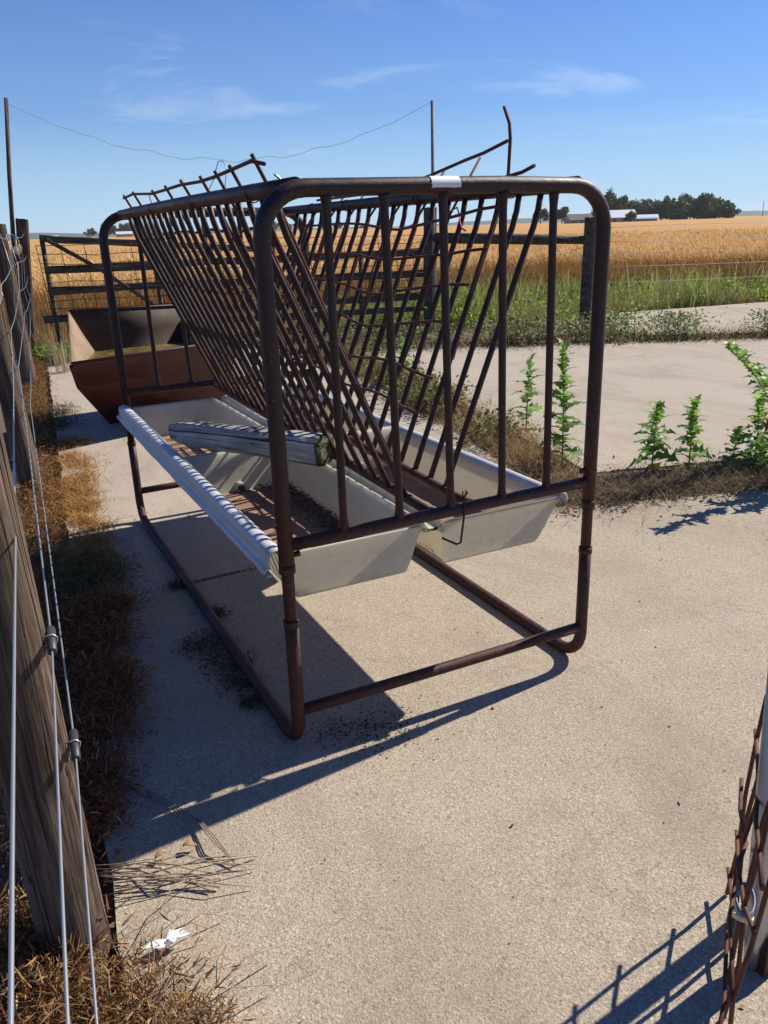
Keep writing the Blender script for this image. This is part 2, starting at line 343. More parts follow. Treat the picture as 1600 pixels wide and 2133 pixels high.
for s in STROKES:
    for (a, b) in zip(s[:-1], s[1:]):
        d = Vector((b[0] - a[0], b[1] - a[1])); L = d.length
        if L < 1e-4: continue
        n = Vector((-d.y, d.x)) / L * random.uniform(.002, .0034); e = d / L * .002
        mb.add([(a[0] - e.x - n.x, a[1] - e.y - n.y, .003), (b[0] + e.x - n.x, b[1] + e.y - n.y, .003), (b[0] + e.x + n.x, b[1] + e.y + n.y, .003), (a[0] - e.x + n.x, a[1] - e.y + n.y, .003)], [(0, 1, 2, 3)])
mb.build('scratched_lettering', DEBRIS, sb_)

# wheat field: canopy sheet far out, single stalks in front
EDGE = [(-400, 12.2), (-60, 11.9), (5, 11.6), (9, 11.7), (14, 10.2), (25, 4.8), (60, -12.4), (500, -232)]
ex = np.array([p[0] for p in EDGE]); ey = np.array([p[1] for p in EDGE])
def edge_y(x): return np.interp(x, ex, ey)
def m_wheat():
    m, nt, b = newmat('ripe_wheat'); v = coords(nt)
    n1 = noise(nt, v, .03, 4, .5); n2 = noise(nt, coords(nt, (1, 1, .3)), 5, 6, .75); n3 = noise(nt, coords(nt, (.06, .6, 1), rot=(0, 0, R(-12))), 1, 3, .5)
    c = ramp(nt, n2, [(.30, (.31, .155, .05)), (.5, (.51, .29, .105)), (.7, (.65, .40, .17))])
    c = mix(nt, ramp(nt, mix(nt, .5, n1, n3), [(.35, .35), (.65, 0.0)]), c, (.36, .185, .055))
    setc(nt, b, c); b.inputs['Roughness'].default_value = .9; b.inputs['Specular IOR Level'].default_value = .15
    bump(nt, b, n2, .7, .15); return m
WHEAT = m_wheat()
xs = [-3000, -800, -200, -60, -30, -10, 0, 5, 9, 14, 25, 60, 200, 500, 1200, 5000]
vs = []; fs = []
ds = [1.0, 6, 20, 60, 200, 600, 1500, 5000]
for x in xs:
    for d in ds: vs.append((x + d * .25, float(edge_y(x)) + d, .66 if d < 3 else .71))
nd_ = len(ds)
for i in range(len(xs) - 1):
    for j in range(nd_ - 1): fs.append((i * nd_ + j, (i + 1) * nd_ + j, (i + 1) * nd_ + j + 1, i * nd_ + j + 1))
wm = MB(); wm.add(vs, fs, True); 
o = wm.build('wheat_field', WHEAT); tag(o, 'broad field of ripe golden wheat running to the horizon', 'wheat', kind='stuff')
def blades(n_pts, px, py, pz, h, w, lean, az, cols, tipcol=None, fold=.0):
    """curved three-segment grass blades"""
    n = n_pts; ca, sa = np.cos(az), np.sin(az)
    V = np.zeros((n, 8, 3), np.float32); C = np.zeros((n, 8, 3), np.float32)
    side = np.stack([-sa, ca], 1)
    wa = rng.uniform(0, 2 * np.pi, n); side = np.stack([np.cos(wa), np.sin(wa)], 1)
    for s, t in enumerate((0, .4, .75, 1.0)):
        off = lean * h * t ** 1.8
        zz = h * (t - .35 * (lean ** 2) * t * t); ww = w * (1 - t * .85) * .5
        cxp = px + ca * off; cyp = py + sa * off
        for k, sg in enumerate((-1, 1)):
            V[:, s * 2 + k, 0] = cxp + side[:, 0] * ww * sg; V[:, s * 2 + k, 1] = cyp + side[:, 1] * ww * sg; V[:, s * 2 + k, 2] = pz + zz
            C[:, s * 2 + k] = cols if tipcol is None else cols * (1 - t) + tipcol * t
    base = np.arange(n)[:, None] * 8
    q = np.concatenate([base + np.array([[0, 1, 3, 2]]), base + np.array([[2, 3, 5, 4]]), base + np.array([[4, 5, 7, 6]])], 0)
    return V.reshape(-1, 3), q, C.reshape(-1, 3)
def pal(n, cs):
    cs = np.array(cs); i = rng.integers(0, len(cs), n); j = rng.integers(0, len(cs), n); t = rng.random((n, 1))
    return (cs[i] * t + cs[j] * (1 - t)) * rng.uniform(.75, 1.2, (n, 1))
def cat(parts):
    vs, qs, cs, o = [], [], [], 0
    for v, q, c in parts: vs.append(v); qs.append(q + o); cs.append(c); o += len(v)
    return np.concatenate(vs), np.concatenate(qs), np.concatenate(cs)
# stalks: density falls with distance
N = 150000
dd = 11 * (52 / 11) ** rng.random(N); aa = YAW + rng.uniform(-.62, .62, N)
wx = CAM.x + np.sin(aa) * dd; wy = CAM.y + np.cos(aa) * dd
front = rng.random(N) < .30
wx2 = rng.uniform(-4, 30, N); wx = np.where(front, wx2, wx); wy = np.where(front, edge_y(wx2) + rng.random(N) ** 1.5 * 2.5, wy)
k = wy > edge_y(wx) + rng.normal(0, .25, N); wx, wy = wx[k], wy[k]; n = len(wx); dist = np.hypot(wx - CAM.x, wy - CAM.y)
hh = rng.normal(.80, .05, n) + .05 * np.sin(wx * .8) * np.sin(wy * .7); ww = .004 + .0003 * dist
az = rng.normal(2.6, 1.2, n)
cols = pal(n, [(.60, .37, .135), (.68, .45, .19), (.54, .31, .105), (.74, .53, .26)])
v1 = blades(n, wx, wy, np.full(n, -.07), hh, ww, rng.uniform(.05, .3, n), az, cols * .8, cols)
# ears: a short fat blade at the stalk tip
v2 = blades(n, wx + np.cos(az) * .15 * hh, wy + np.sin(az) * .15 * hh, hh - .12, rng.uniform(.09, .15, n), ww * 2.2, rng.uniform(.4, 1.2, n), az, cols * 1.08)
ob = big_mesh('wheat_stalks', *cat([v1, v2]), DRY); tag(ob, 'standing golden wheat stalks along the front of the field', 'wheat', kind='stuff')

# ------------------------------------------------------------------ hay feeder
W, L, ZT, ZM, ZL = 1.023, 2.32, 1.507, .632, .122
fd = empty('hay_feeder', (W / 2, L / 2, 0), 'rusty tube hay feeder with V slat rack over two cream plastic troughs', 'feeder')
def part(name, mb, mat, p=fd): return mb.build(name, mat, p)
def bow(a, b, n=6, amp=.004):
    a, b = Vector(a), Vector(b); ax = Vector((random.gauss(0, amp), random.gauss(0, amp), random.gauss(0, amp)))
    return [a.lerp(b, i / n) + ax * math.sin(math.pi * i / n) for i in range(n + 1)]
RL, RI = .0212, .0172
for y in (0, L):
    c0, c1 = (0, y, ZT), (W, y, ZT)
    path = [(0, y, .56), (0, y, .8), (0, y, 1.1)] + arc(c0, (0, y, 0), (W, y, ZT), .115) + [(W * .35, y, ZT + .002), (W * .65, y, ZT + .004)] + arc(c1, (0, y, ZT), (W, y, 0), .115) + [(W, y, 1.1), (W, y, .8), (W, y, .56)]
    part('end_hoop', MB().tube(path, RL, 18), PIPE)
    for x in (0, W): 
        part('collar', MB().tube([(x, y, .405), (x, y, .55), (x, y, .62)], RI, 14), PIPE)
        part('sleeve_ring', MB().tube([(x, y, .552), (x, y, .575)], RL + .0012, 16), PIPE)
        part('sleeve_ring', MB().tube([(x, y, .392), (x, y, .412)], RL + .0004, 16), PIPE)
for x in (0, W):
    p = [(x, 0, .425), (x, 0, .25)] + arc((x, 0, .021), (x, 0, 1), (x, L, .021), .10) + [(x, L * .3, .021), (x, L * .7, .021)] + arc((x, L, .021), (x, 0, .021), (x, L, 1), .10) + [(x, L, .25), (x, L, .425)]
    part('leg_and_skid', MB().tube(p, .0198, 16), PIPE)
part('lower_crossbar', MB().tube(bow((.006, 0, ZL), (W - .006, 0, ZL), amp=.002), .0172, 14), PIPE)
part('lower_crossbar', MB().tube(bow((.006, L, ZL + .02), (W - .006, L, ZL + .02), amp=.002), .0172, 14), PIPE)
part('middle_crossbar', MB().tube(bow((.006, 0, ZM - .003), (W - .006, 0, ZM + .003), amp=.002), .0178, 14), PIPE)
part('middle_crossbar', MB().tube(bow((.006, L, ZM + .035), (W - .006, L, ZM + .035), amp=.002), .0178, 14), PIPE)
for y in (0, L):
    for x, xb_ in ((.167, .171), (.322, .342), (.490, .510), (.675, .688), (.842, .853)):
        zb = ZM + .014 + (.035 if y else 0)
        part('upright_bar', MB().tube([(xb_, y, zb - .005), (xb_, y, zb + .012), (xb_, y, zb + .035), ((x + xb_) / 2, y, 1.05), (x, y, ZT - .05), (x, y, ZT - .025), (x, y, ZT - .01)], [.0165, .013, .0112, .0108, .0112, .0135, .017], 12), PIPE)
XT0, XT1 = .095, W - .095
for x, xo in ((XT0, -1), (XT1, 1)):
    part('top_rail', MB().tube(bow((x, .01, ZT + .004), (x, L - .01, ZT + .002), 10, .003), .0215, 16), PIPE)
    for yy in (.32, .88, .91, 1.55, 1.95): part('wire_band', MB().tube([(x + .0228 * math.cos(t), yy + .004 * math.sin(3 * t), ZT + .003 + .0228 * math.sin(t)) for t in [i * math.pi / 8 for i in range(17)]], .0018, 5), ROD)
VX0, VX1 = .455, .590
for x in (VX0, VX1): part('bottom_rail', MB().tube(bow((x, .02, ZM), (x, L - .02, ZM + .03), 10, .003), .0160, 14), PIPE)
NS = 20
for s in range(NS):
    y = .165 + s * .1035
    for (xt, xb) in ((XT0, VX0), (XT1, VX1)):
        g = 1 if xb > xt else -1; yj = y + random.gauss(0, .004); yb = y + random.gauss(0, .003); bz = ZM + .009 + .03 * y / L
        p = [(xt + g * .006, yj, ZT - .012), (xt + g * .014, yj, 1.45), (xt + g * .030, yj, 1.40), (xt + g * .052, yj, 1.35)]
        b0 = Vector(p[-1]); e = Vector((xb - g * .006, yb, bz)); am = random.gauss(0, .002)
        p += [b0.lerp(e, t) + Vector((0, am * math.sin(math.pi * t), 0)) for t in (.3, .6, .9, 1.0)]
        part('slat', MB().tube(p, .0094, 9), PIPE)
# sticker wrapped on the near hoop
mb = MB(); vs = []
x0, x1 = .447, .531
for i in range(9):
    for j in range(8):
        a = R(196 - j * 13); xx = lerp(x0, x1, i / 8) + (random.gauss(0, .0015) if i in (0, 8) else 0); a += random.gauss(0, .02) if j in (0, 7) else 0
        vs.append((xx, RL * 1.05 * math.cos(a), ZT + .003 + RL * 1.05 * math.sin(a)))
mb.add(vs, [(i * 8 + j, (i + 1) * 8 + j, (i + 1) * 8 + j + 1, i * 8 + j + 1) for i in range(8) for j in range(7)], True)
part('sticker', mb, STICK)
for (x, z) in ((.0, .60), (W, .675)): part('set_bolt', MB().tube([(x + (.02 if x == 0 else -.02), .0, z), (x + (.038 if x == 0 else -.038), .0, z)], [.008, .009], 6), PIPE)
# bent wire hook at the middle crossbar
part('wire_hook', MB().tube([(.575, .03, .655), (.582, .025, .668), (.574, .02, .678), (.560, .012, .677), (.551, -.004, .668), (.545, -.020, .64), (.540, -.022, .60), (.532, -.02, .535), (.524, -.01, .528), (.498, .03, .54)], .0034, 7), PIPE)

# troughs: height field with rounded walls, two basins each
def make_trough(mirror):
    fx = (lambda x: .935 - x) if mirror else (lambda x: x)
    xs_ = np.concatenate([np.linspace(-.01, .075, 18), np.linspace(.09, .39, 14), np.linspace(.395, .445, 14), np.linspace(.455, .497, 4)])
    y0, y1, ym = .030, L - .03, 1.17
    ys_ = np.concatenate([np.linspace(y0, y0 + .075, 12), np.linspace(y0 + .12, ym - .11, 20), np.linspace(ym - .085, ym + .085, 26), np.linspace(ym + .11, y1 - .12, 20), np.linspace(y1 - .075, y1, 12)])
    def sst(t): t = np.clip(t, 0, 1); return t * t * (3 - 2 * t)
    def wall(d, wd): return 1 - sst(np.clip(d / wd, 0, 1)) * .5 - np.clip(d / wd, 0, 1) * .5
    ZF, ZR = .437, .600
    def hz(x, y):
        wx_ = np.maximum(wall(x + .008, .062), wall(.435 - x, .034))
        wy_ = np.maximum(np.maximum(wall(y - y0, .056), wall(y1 - y, .056)), wall(np.abs(y - ym) - .012, .060))
        h = np.maximum(wx_, wy_); rim = np.where(wx_ > wy_, 1.0, .97)
        z = ZF + (ZR - ZF) * h * rim
        return np.where(x > .436, ZR - .022 * sst((x - .436) / .02), z)
    def shell(dz, flip):
        vs = []
        for x in xs_:
            for y in ys_: vs.append((fx(float(x)), float(y), float(hz(x, y)) + dz))
        m = len(ys_); fs = []
        for i in range(len(xs_) - 1):
            for j in range(m - 1):
                q = (i * m + j, (i + 1) * m + j, (i + 1) * m + j + 1, i * m + j + 1); fs.append(q[::-1] if flip else q)
        return vs, fs
    mb = MB(); a = shell(0, mirror); b = shell(-.009, not mirror); n0 = len(a[0]); m = len(ys_); k = len(xs_)
    mb.add(a[0] + b[0], a[1] + [tuple(i + n0 for i in f) for f in b[1]] +
           [(i * m, i * m + n0, (i + 1) * m + n0, (i + 1) * m) for i in range(k - 1)] + [(i * m + m - 1, (i + 1) * m + m - 1, (i + 1) * m + m - 1 + n0, i * m + m - 1 + n0) for i in range(k - 1)] +
           [(j, j + 1, j + 1 + n0, j + n0) for j in range(m - 1)] + [((k - 1) * m + j, (k - 1) * m + j + n0, (k - 1) * m + j + 1 + n0, (k - 1) * m + j + 1) for j in range(m - 1)], True)
    t = part('trough', mb, PLASTIC)
    # rolled lip with a down-turned flange along the outer side
    prof = [(.006, .594), (.002, .603), (-.008, .609), (-.022, .611), (-.034, .608), (-.042, .599), (-.045, .586), (-.043, .570), (-.046, .564), (-.054, .561), (-.059, .555), (-.058, .546), (-.050, .542), (-.036, .544)]
    if mirror: prof = [(.010, .590), (.004, .600), (-.006, .605), (-.016, .604), (-.022, .596), (-.024, .584), (-.020, .574)]
    lb = MB(); npf = len(prof); rows = 24; vs = []
    for i in range(rows + 1):
        y = lerp(y0 - .006, y1 + .006, i / rows); wv = .0022 * math.sin(i * 1.1) + .0015 * math.sin(i * 2.3)
        for (px_, pz_) in prof: vs.append((fx(px_ + wv * (.6 if pz_ < .55 else .2)), y, pz_))
    ni = len(vs)
    vs2 = [(x + (-.005 if mirror else .005), y, z - .004) for x, y, z in vs]
    fs = []
    for i in range(rows):
        for j in range(npf - 1):
            q = (i * npf + j, (i + 1) * npf + j, (i + 1) * npf + j + 1, i * npf + j + 1); fs.append(q); fs.append(tuple(x + ni for x in reversed(q)))
    for e in (0, rows):
        for j in range(npf - 1): fs.append((e * npf + j, e * npf + j + 1, e * npf + j + 1 + ni, e * npf + j + ni))
    for i in range(rows): fs.append((i * npf + npf - 1, i * npf + npf - 1 + ni, (i + 1) * npf + npf - 1 + ni, (i + 1) * npf + npf - 1))
    lb.add(vs + vs2, fs, True); lb.build('outer_lip', LIP, t)
    # silt lying on the basin floors
    for (ya, yb) in ((y0 + .055, ym - .06), (ym + .06, y1 - .055)):
        sb = MB(); vs = []; nx, ny = 12, 26
        for i in range(nx + 1):
            for j in range(ny + 1):
                e = min(i, nx - i) / nx * 2; ej = min(j, ny - j) / ny * 2
                vs.append((fx(lerp(.052, .408, i / nx)), lerp(ya, yb, j / ny), ZF + .004 + .007 * min(1, e * 3) * min(1, ej * 5) + random.uniform(0, .003)))
        sb.add(vs, [(i * (ny + 1) + j, (i + 1) * (ny + 1) + j, (i + 1) * (ny + 1) + j + 1, i * (ny + 1) + j + 1) for i in range(nx) for j in range(ny)], True)
        sb.build('silt', SILT, t)
    # drain stub
    db = MB().tube([(fx(.205), ym - .055, .462), (fx(.205), ym - .085, .462)], [.020, .018], 12); db.build('drain_stub', PLASTIC, t)
    MB().tube([(fx(.205), ym - .084, .462), (fx(.205), ym - .099, .460)], [.014, .012], 8).build('drain_plug', DEBRIS, t)
    # chaff heap in the shaded corner
    cb = MB()
    for _ in range(1100):
        x = random.gauss(.36, .04); y = random.uniform(y0 + .07, ym - .07)
        if not .08 < x < .41: continue
        l = random.uniform(.002, .010); a = random.uniform(0, 6.3); z = ZF + .012 + random.uniform(0, .010); w_ = random.uniform(.0008, .0022)
        dx_, dy_ = math.cos(a) * l, math.sin(a) * l; nx_, ny_ = -math.sin(a) * w_, math.cos(a) * w_
        cb.add([(fx(x - dx_ - nx_), y - dy_ - ny_, z), (fx(x + dx_ - nx_), y + dy_ - ny_, z + random.uniform(-.004, .008)), (fx(x + dx_ + nx_), y + dy_ + ny_, z), (fx(x - dx_ + nx_), y - dy_ + ny_, z + .002)], [(0, 1, 2, 3)])
    tag(cb.build('chaff', DEBRIS, t), kind='stuff')
    return t
make_trough(False); make_trough(True)

# ------------------------------------------------------------------ loose things on the feeder
# split timber laid across the left trough
A, B = Vector((.030, 1.36, .660)), Vector((.400, .675, .678)); ax = (B - A).normalized(); 
tq = ax.to_track_quat('X', 'Z'); TL = (B - A).length
tm = empty('timber', A, 'short weathered grey timber with mossy sawn end lying across the left trough', 'timber'); tm.rotation_euler = tq.to_euler()
def timber_ring(x, s):
    pts = []
    for k in range(20):
        a = 2 * math.pi * k / 20; c, s_ = math.cos(a), math.sin(a)
        r = s / max(abs(c), abs(s_)) ** .72
        r = min(r, s * 1.22) * (1 + .035 * math.sin(3 * a + x * 9) + random.gauss(0, .008)); pts.append((x, c * r, s_ * r))
    return pts
mb = MB(); vs = []; NR = 16
for i in range(NR + 1):
    t = i / NR; s = lerp(.046, .054, t) * (.72 if i == 0 else .93 if i == 1 else 1); vs += timber_ring(t * TL, s)
mb.add(vs, [(i * 20 + k, i * 20 + (k + 1) % 20, (i + 1) * 20 + (k + 1) % 20, (i + 1) * 20 + k) for i in range(NR) for k in range(20)] + [tuple(reversed(range(20)))], False)
o = mb.build('shaft', GREYW, None); o.parent = tm
mb = MB(); rings = [timber_ring(TL + .0005, .053), timber_ring(TL + .006, .050), timber_ring(TL + .009, .030), timber_ring(TL + .004, .010)]
vs = [p for r_ in rings for p in r_]
mb.add(vs, [(i * 20 + k, i * 20 + (k + 1) % 20, (i + 1) * 20 + (k + 1) % 20, (i + 1) * 20 + k) for i in range(3) for k in range(20)] + [tuple(range(60, 80))], False)
o = mb.build('end_grain', ENDW, None); o.parent = tm

def mesh_pt(side, y, z, inner=.024):
    xt, xb = (XT0, VX0) if side < 0 else (XT1, VX1); t = (1.44 - z) / (1.44 - ZM); g = 1 if side < 0 else -1
    return Vector((lerp(xt + g * .02, xb, t) + g * inner, y, z))
pa = empty('wire_mesh_panel', (.12, 1.1, 1.0), 'rusty rod mesh panel wired inside the rack, ends showing above the left top rail', 'mesh panel')
tops = [(2.02, 1.575), (1.80, 1.578), (1.45, 1.567), (1.22, 1.57), (.98, 1.575), (.74, 1.571), (.57, 1.574), (.42, 1.578), (.21, 1.588)]
for y, z in tops:
    p = [mesh_pt(-1, y, z + .008) + Vector((-.015, -.01, 0))] + [mesh_pt(-1, y + random.gauss(0, .008), zz) for zz in (1.47, 1.3, 1.1, .9, .76)]
    MB().tube(p, .0052, 7).build('rod', ROD, pa)
MB().tube([mesh_pt(-1, y + dy, z - .006) + Vector((-.02, 0, random.gauss(0, .002))) for y, z in tops for dy in (.0,)] + [mesh_pt(-1, .13, 1.568) + Vector((-.02, 0, 0))], .0052, 7).build('rod', ROD, pa)
for z in (1.42, 1.22, 1.02):
    MB().tube([mesh_pt(-1, y, z + random.gauss(0, .006), .03) for y in np.linspace(2.1, .45, 14)], .0048, 6).build('rod', ROD, pa)
MB().tube([(.125, 1.77, 1.57), (.128, 1.765, 1.55), (.12, 1.74, 1.56), (.125, 1.73, 1.53), (.12, 1.72, 1.54)], .0028, 5).build('twine_tie', TWINE, pa)
MB().tube([(.085, .80, 1.50), (.10, .77, 1.54), (.115, .74, 1.576), (.12, .72, 1.585), (.11, .70, 1.57), (.105, .69, 1.59), (.11, .67, 1.615), (.12, .66, 1.617), (.125, .64, 1.60), (.11, .63, 1.53)], .0014, 5).build('wire_tie', WIRE, pa)
MB().tube([(.13, .20, 1.535), (.12, .185, 1.54), (.115, .20, 1.548), (.13, .215, 1.545), (.135, .20, 1.53)], .003, 5).build('wire_tie', WIRE, pa)

pb = empty('wire_mesh_panel', (.85, .9, 1.0), 'bent rusty rod mesh panel against the right slats, one rod rising above the rest', 'mesh panel')
def mp2(y, z, k=0): return mesh_pt(1, y, z, .022) + Vector((-k, 0, 0))
for i, z in enumerate((1.43, 1.315, 1.20, 1.085, .97, .86)):
    yy = np.linspace(.30 - .0 * i + .02 * i, 1.95, 16); am = random.uniform(.010, .022); ph = random.uniform(0, 6)
    MB().tube([mp2(y, z + .03 * math.exp(-((y - yy[0]) / .25) ** 2) * (1 if i < 4 else -1) - .022 * math.exp(-((y - 1.0) / .2) ** 2) + am * .4 * math.sin(5 * y + ph), .012 + am * math.sin(4 * y + ph)) for y in yy], .0052, 7).build('rod', ROD, pb)
for y, z in ((.62, 1.616), (.84, 1.588), (1.05, 1.56), (1.26, 1.55), (1.47, 1.55), (1.68, 1.55), (1.9, 1.55)):
    MB().tube([mp2(y, z + .012) + Vector((.05, 0, 0)), mp2(y, 1.45)] + [mp2(y + random.gauss(0, .012), q, random.uniform(0, .012)) for q in (1.25, 1.05, .85)], .0048, 6).build('rod', ROD, pb)
MB().tube([(.955, .405, 1.755), (.955, .375, 1.705), (.95, .362, 1.66), (.945, .362, 1.56), (.91, .365, 1.45), (.83, .37, 1.25), (.75, .38, 1.0)], .0056, 7).build('rod', ROD, pb)
MB().tube([(.945, .37, 1.655), (.945, .50, 1.632), (.945, .62, 1.618), (.94, .84, 1.586), (.94, 1.05, 1.562), (.935, 1.3, 1.548), (.935, 1.9, 1.545)], .0056, 7).build('rod', ROD, pb)
MB().tube([(.95, .235, 1.575), (.945, .29, 1.56), (.93, .40, 1.545)], .0058, 7).build('rod', ROD, pb)
MB().tube([(.86, .62, 1.49), (.87, .60, 1.455), (.88, .56, 1.47), (.885, .55, 1.44), (.87, .53, 1.43), (.86, .50, 1.405), (.85, .46, 1.395)], .003, 5).build('twine_tie', TWINE, pb)

for o_ in (fd, tm, pa, pb): o_.location.z += .018
for o_ in fd.children:
    if o_.name.startswith('leg_and_skid'): o_.location.z -= .018

# ------------------------------------------------------------------ rusty steel tank behind the feeder
tk = empty('steel_tank', (.6, 4.9, 0), 'rust red steel hopper tank holding stagnant water behind the feeder', 'tank')
NL, NR_, ML, MR = (-.06, 4.03, .62), (1.30, 4.50, .62), (0, 4.36, .40), (1.27, 4.72, .40)
BL, BR, B2L, B2R = (.25, 4.84, .01), (1.22, 5.0, .01), (.30, 5.10, .10), (1.08, 5.25, .10)
CL1, CR1, CL2, CR2, CL3, CR3, FL, FR = (.30, 5.17, .40), (1.04, 5.30, .40), (.265, 5.27, .52), (1.08, 5.40, .51), (.19, 5.385, .68), (1.15, 5.50, .66), (.115, 5.42, .86), (1.2, 5.53, .835)
def sheet(name, pts, fs, mat, th=.008):
    mb = MB(); mb.add(pts, fs, False); o = mb.build(name, mat, tk); md = o.modifiers.new('thickness', 'SOLIDIFY'); md.thickness = th; md.offset = 0; return o
sheet('front_panel', [NL, NR_, MR, ML, BR, BL], [(0, 1, 2, 3), (3, 2, 4, 5)], TANK)
sheet('floor', [BL, BR, B2R, B2L], [(0, 1, 2, 3)], TANK)
o = sheet('back_panel', [B2L, B2R, CR1, CL1, CR2, CL2, CR3, CL3, FR, FL], [(0, 1, 2, 3), (3, 2, 4, 5), (5, 4, 6, 7), (7, 6, 8, 9)], TANKBACK)
for p_ in o.data.polygons: p_.use_smooth = True
sheet('end_panel', [NL, ML, BL, B2L, CL1, CL2, CL3, FL], [(0, 1, 2, 3, 4, 5, 6, 7)], TANKIN)
sheet('end_panel', [NR_, MR, BR, B2R, CR1, CR2, CR3, FR], [(0, 1, 2, 3, 4, 5, 6, 7)], TANKIN)
mb = MB(); mb.tube([NL, NR_], .011, 8); mb.build('rim', TANK, tk); mb = MB(); mb.tube([FL, FR], .010, 8); mb.build('rim', TANK, tk)
mb = MB(); mb.tube([(NL[0] - .004, NL[1] + .01, .60), (ML[0] - .006, ML[1], ML[2]), (BL[0] - .008, BL[1], .012), (BL[0] + .05, BL[1] + .06, .012)], .014, 8); mb.build('corner_strip', TANK, tk)
mw, nt_, b_ = newmat('stagnant_water'); b_.inputs['Base Color'].default_value = (.20, .17, .035, 1); b_.inputs['Roughness'].default_value = .25; bump(nt_, b_, noise(nt_, coords(nt_), 14, 5, .6), .25, .01)
setc(nt_, b_, ramp(nt_, noise(nt_, coords(nt_), 18, 6, .65), [(.4, (.07, .055, .018)), (.6, (.20, .15, .045))]))
mb = MB(); mb.add([(-.03, 4.18, .53), (1.27, 4.60, .53), (1.075, 5.40, .53), (.258, 5.275, .53)], [(0, 1, 2, 3)]); mb.build('water', mw, tk)
for x, y in ((.36, 5.0), (.98, 5.12)): MB().box((x, y + .06, .03), (.07, .3, .06)).build('skid', TANK, tk)

# ------------------------------------------------------------------ fences
def post(name, base, top, r, label, cat='fence post', group=None, sides=22, square=False, mat=POSTW, rings=14):
    base, top = Vector(base), Vector(top); d = top - base; H = d.length
    root = empty(name, base, label, cat, group); root.rotation_euler = d.to_track_quat('Z', 'Y').to_euler()
    ph = [random.uniform(0, 6.3) for _ in range(6)]; vs = []; ck = [(random.uniform(0, 6.3), random.uniform(.05, .16), random.uniform(-.3, .6), random.uniform(.5, 1.4)) for _ in range(9)] + [(-.9, .2, -.2, 1.6), (-1.6, .22, .0, 1.7)]
    fine = sides > 60
    for i in range(rings + 1):
        z = H * i / rings
        for k in range(sides):
            a = 2 * math.pi * k / sides; rr = r * (1 + .05 * math.sin(2 * a + ph[0] + z) + .03 * math.sin(5 * a + ph[1] + 2 * z) + .02 * math.sin(3 * z * 2 + ph[2]))
            if square: rr = min(r * 1.25, r / max(abs(math.cos(a)), abs(math.sin(a))) ** .95) * (1 + random.gauss(0, .01))
            for c0, dep, zlo, zl in ck:
                dd_ = (a - c0 - .10 * math.sin(z * 3.1 + c0) - .03 * math.sin(z * 17 + c0) + math.pi) % (2 * math.pi) - math.pi
                fz = max(0.0, math.sin(math.pi * min(1, max(0, (z - zlo) / zl)))) if fine else .25
                rr -= r * dep * fz * math.exp(-(dd_ / (.035 if fine else .1)) ** 2)
            vs.append((rr * math.cos(a), rr * math.sin(a), z + (random.gauss(0, .006) if i == rings else 0)))
    mb = MB(); mb.add(vs, [(i * sides + k, i * sides + (k + 1) % sides, (i + 1) * sides + (k + 1) % sides, (i + 1) * sides + k) for i in range(rings) for k in range(sides)], True)
    mb.add([vs[rings * sides + k] for k in range(sides)], [tuple(range(sides))])
    o = mb.build('shaft', mat); o.parent = root; return root
pA = post('fence_post', (-.668, -.385, -.1), (-.700, -.385, 1.58), .072, 'thick cracked round post in the lower left foreground holding two clips', group='left fence posts', sides=120, rings=40)
post('fence_post', (-.475, 3.27, -.1), (-.53, 3.27, 1.55), .066, 'leaning round post second along the left fence, beside dry orange weeds', group='left fence posts', sides=90, rings=26)
post('fence_post', (-.185, 7.15, -.1), (-.225, 7.15, 1.575), .072, 'round post third along the left fence with a rail end against it', group='left fence posts')
post('fence_post', (.02, 10.0, -.1), (.205, 10.0, 1.675), .075, 'squared dark post in the far left corner by the tall pole', group='left fence posts', square=True, mat=POSTW)
MB().tube([(-.13, 7.25, 1.26), (-.02, 8.6, 1.30), (.10, 9.9, 1.33)], [.055, .052, .05], 14).build('log_rail', POSTW)
tag(bpy.data.objects['log_rail'], 'round log rail running between the two farthest left fence posts', 'rail')
# clips on the near post
for x, y, z in ((-.609, -.43, .735), (-.603, -.43, .505)):
    d = Vector((.07, 1, 0)).normalized(); c = Vector((x, y, z))
    inv = pA.matrix_basis.to_3x3().inverted() if False else None
    mb = MB(); mb.tube([c - d * .048, c - d * .047, c + d * .047, c + d * .048], [.006, .0085, .0085, .006], 8); o = mb.build('wire_clip', BLACKP); o['label'] = 'black plastic wire clip with staple'
    mb2 = MB(); mb2.tube([c + Vector((-.018, 0, .010)), c + Vector((.004, 0, .011)), c + Vector((.0105, 0, .004)), c + Vector((.009, 0, -.006)), c + Vector((-.018, 0, -.008))], .0016, 6); o2 = mb2.build('staple', WIRE)
    bpy.context.view_layer.update()
    for q in (o,): q.parent = pA; q.matrix_parent_inverse = pA.matrix_world.inverted()
    o2.parent = o; o2.matrix_parent_inverse = o.matrix_world.inverted()
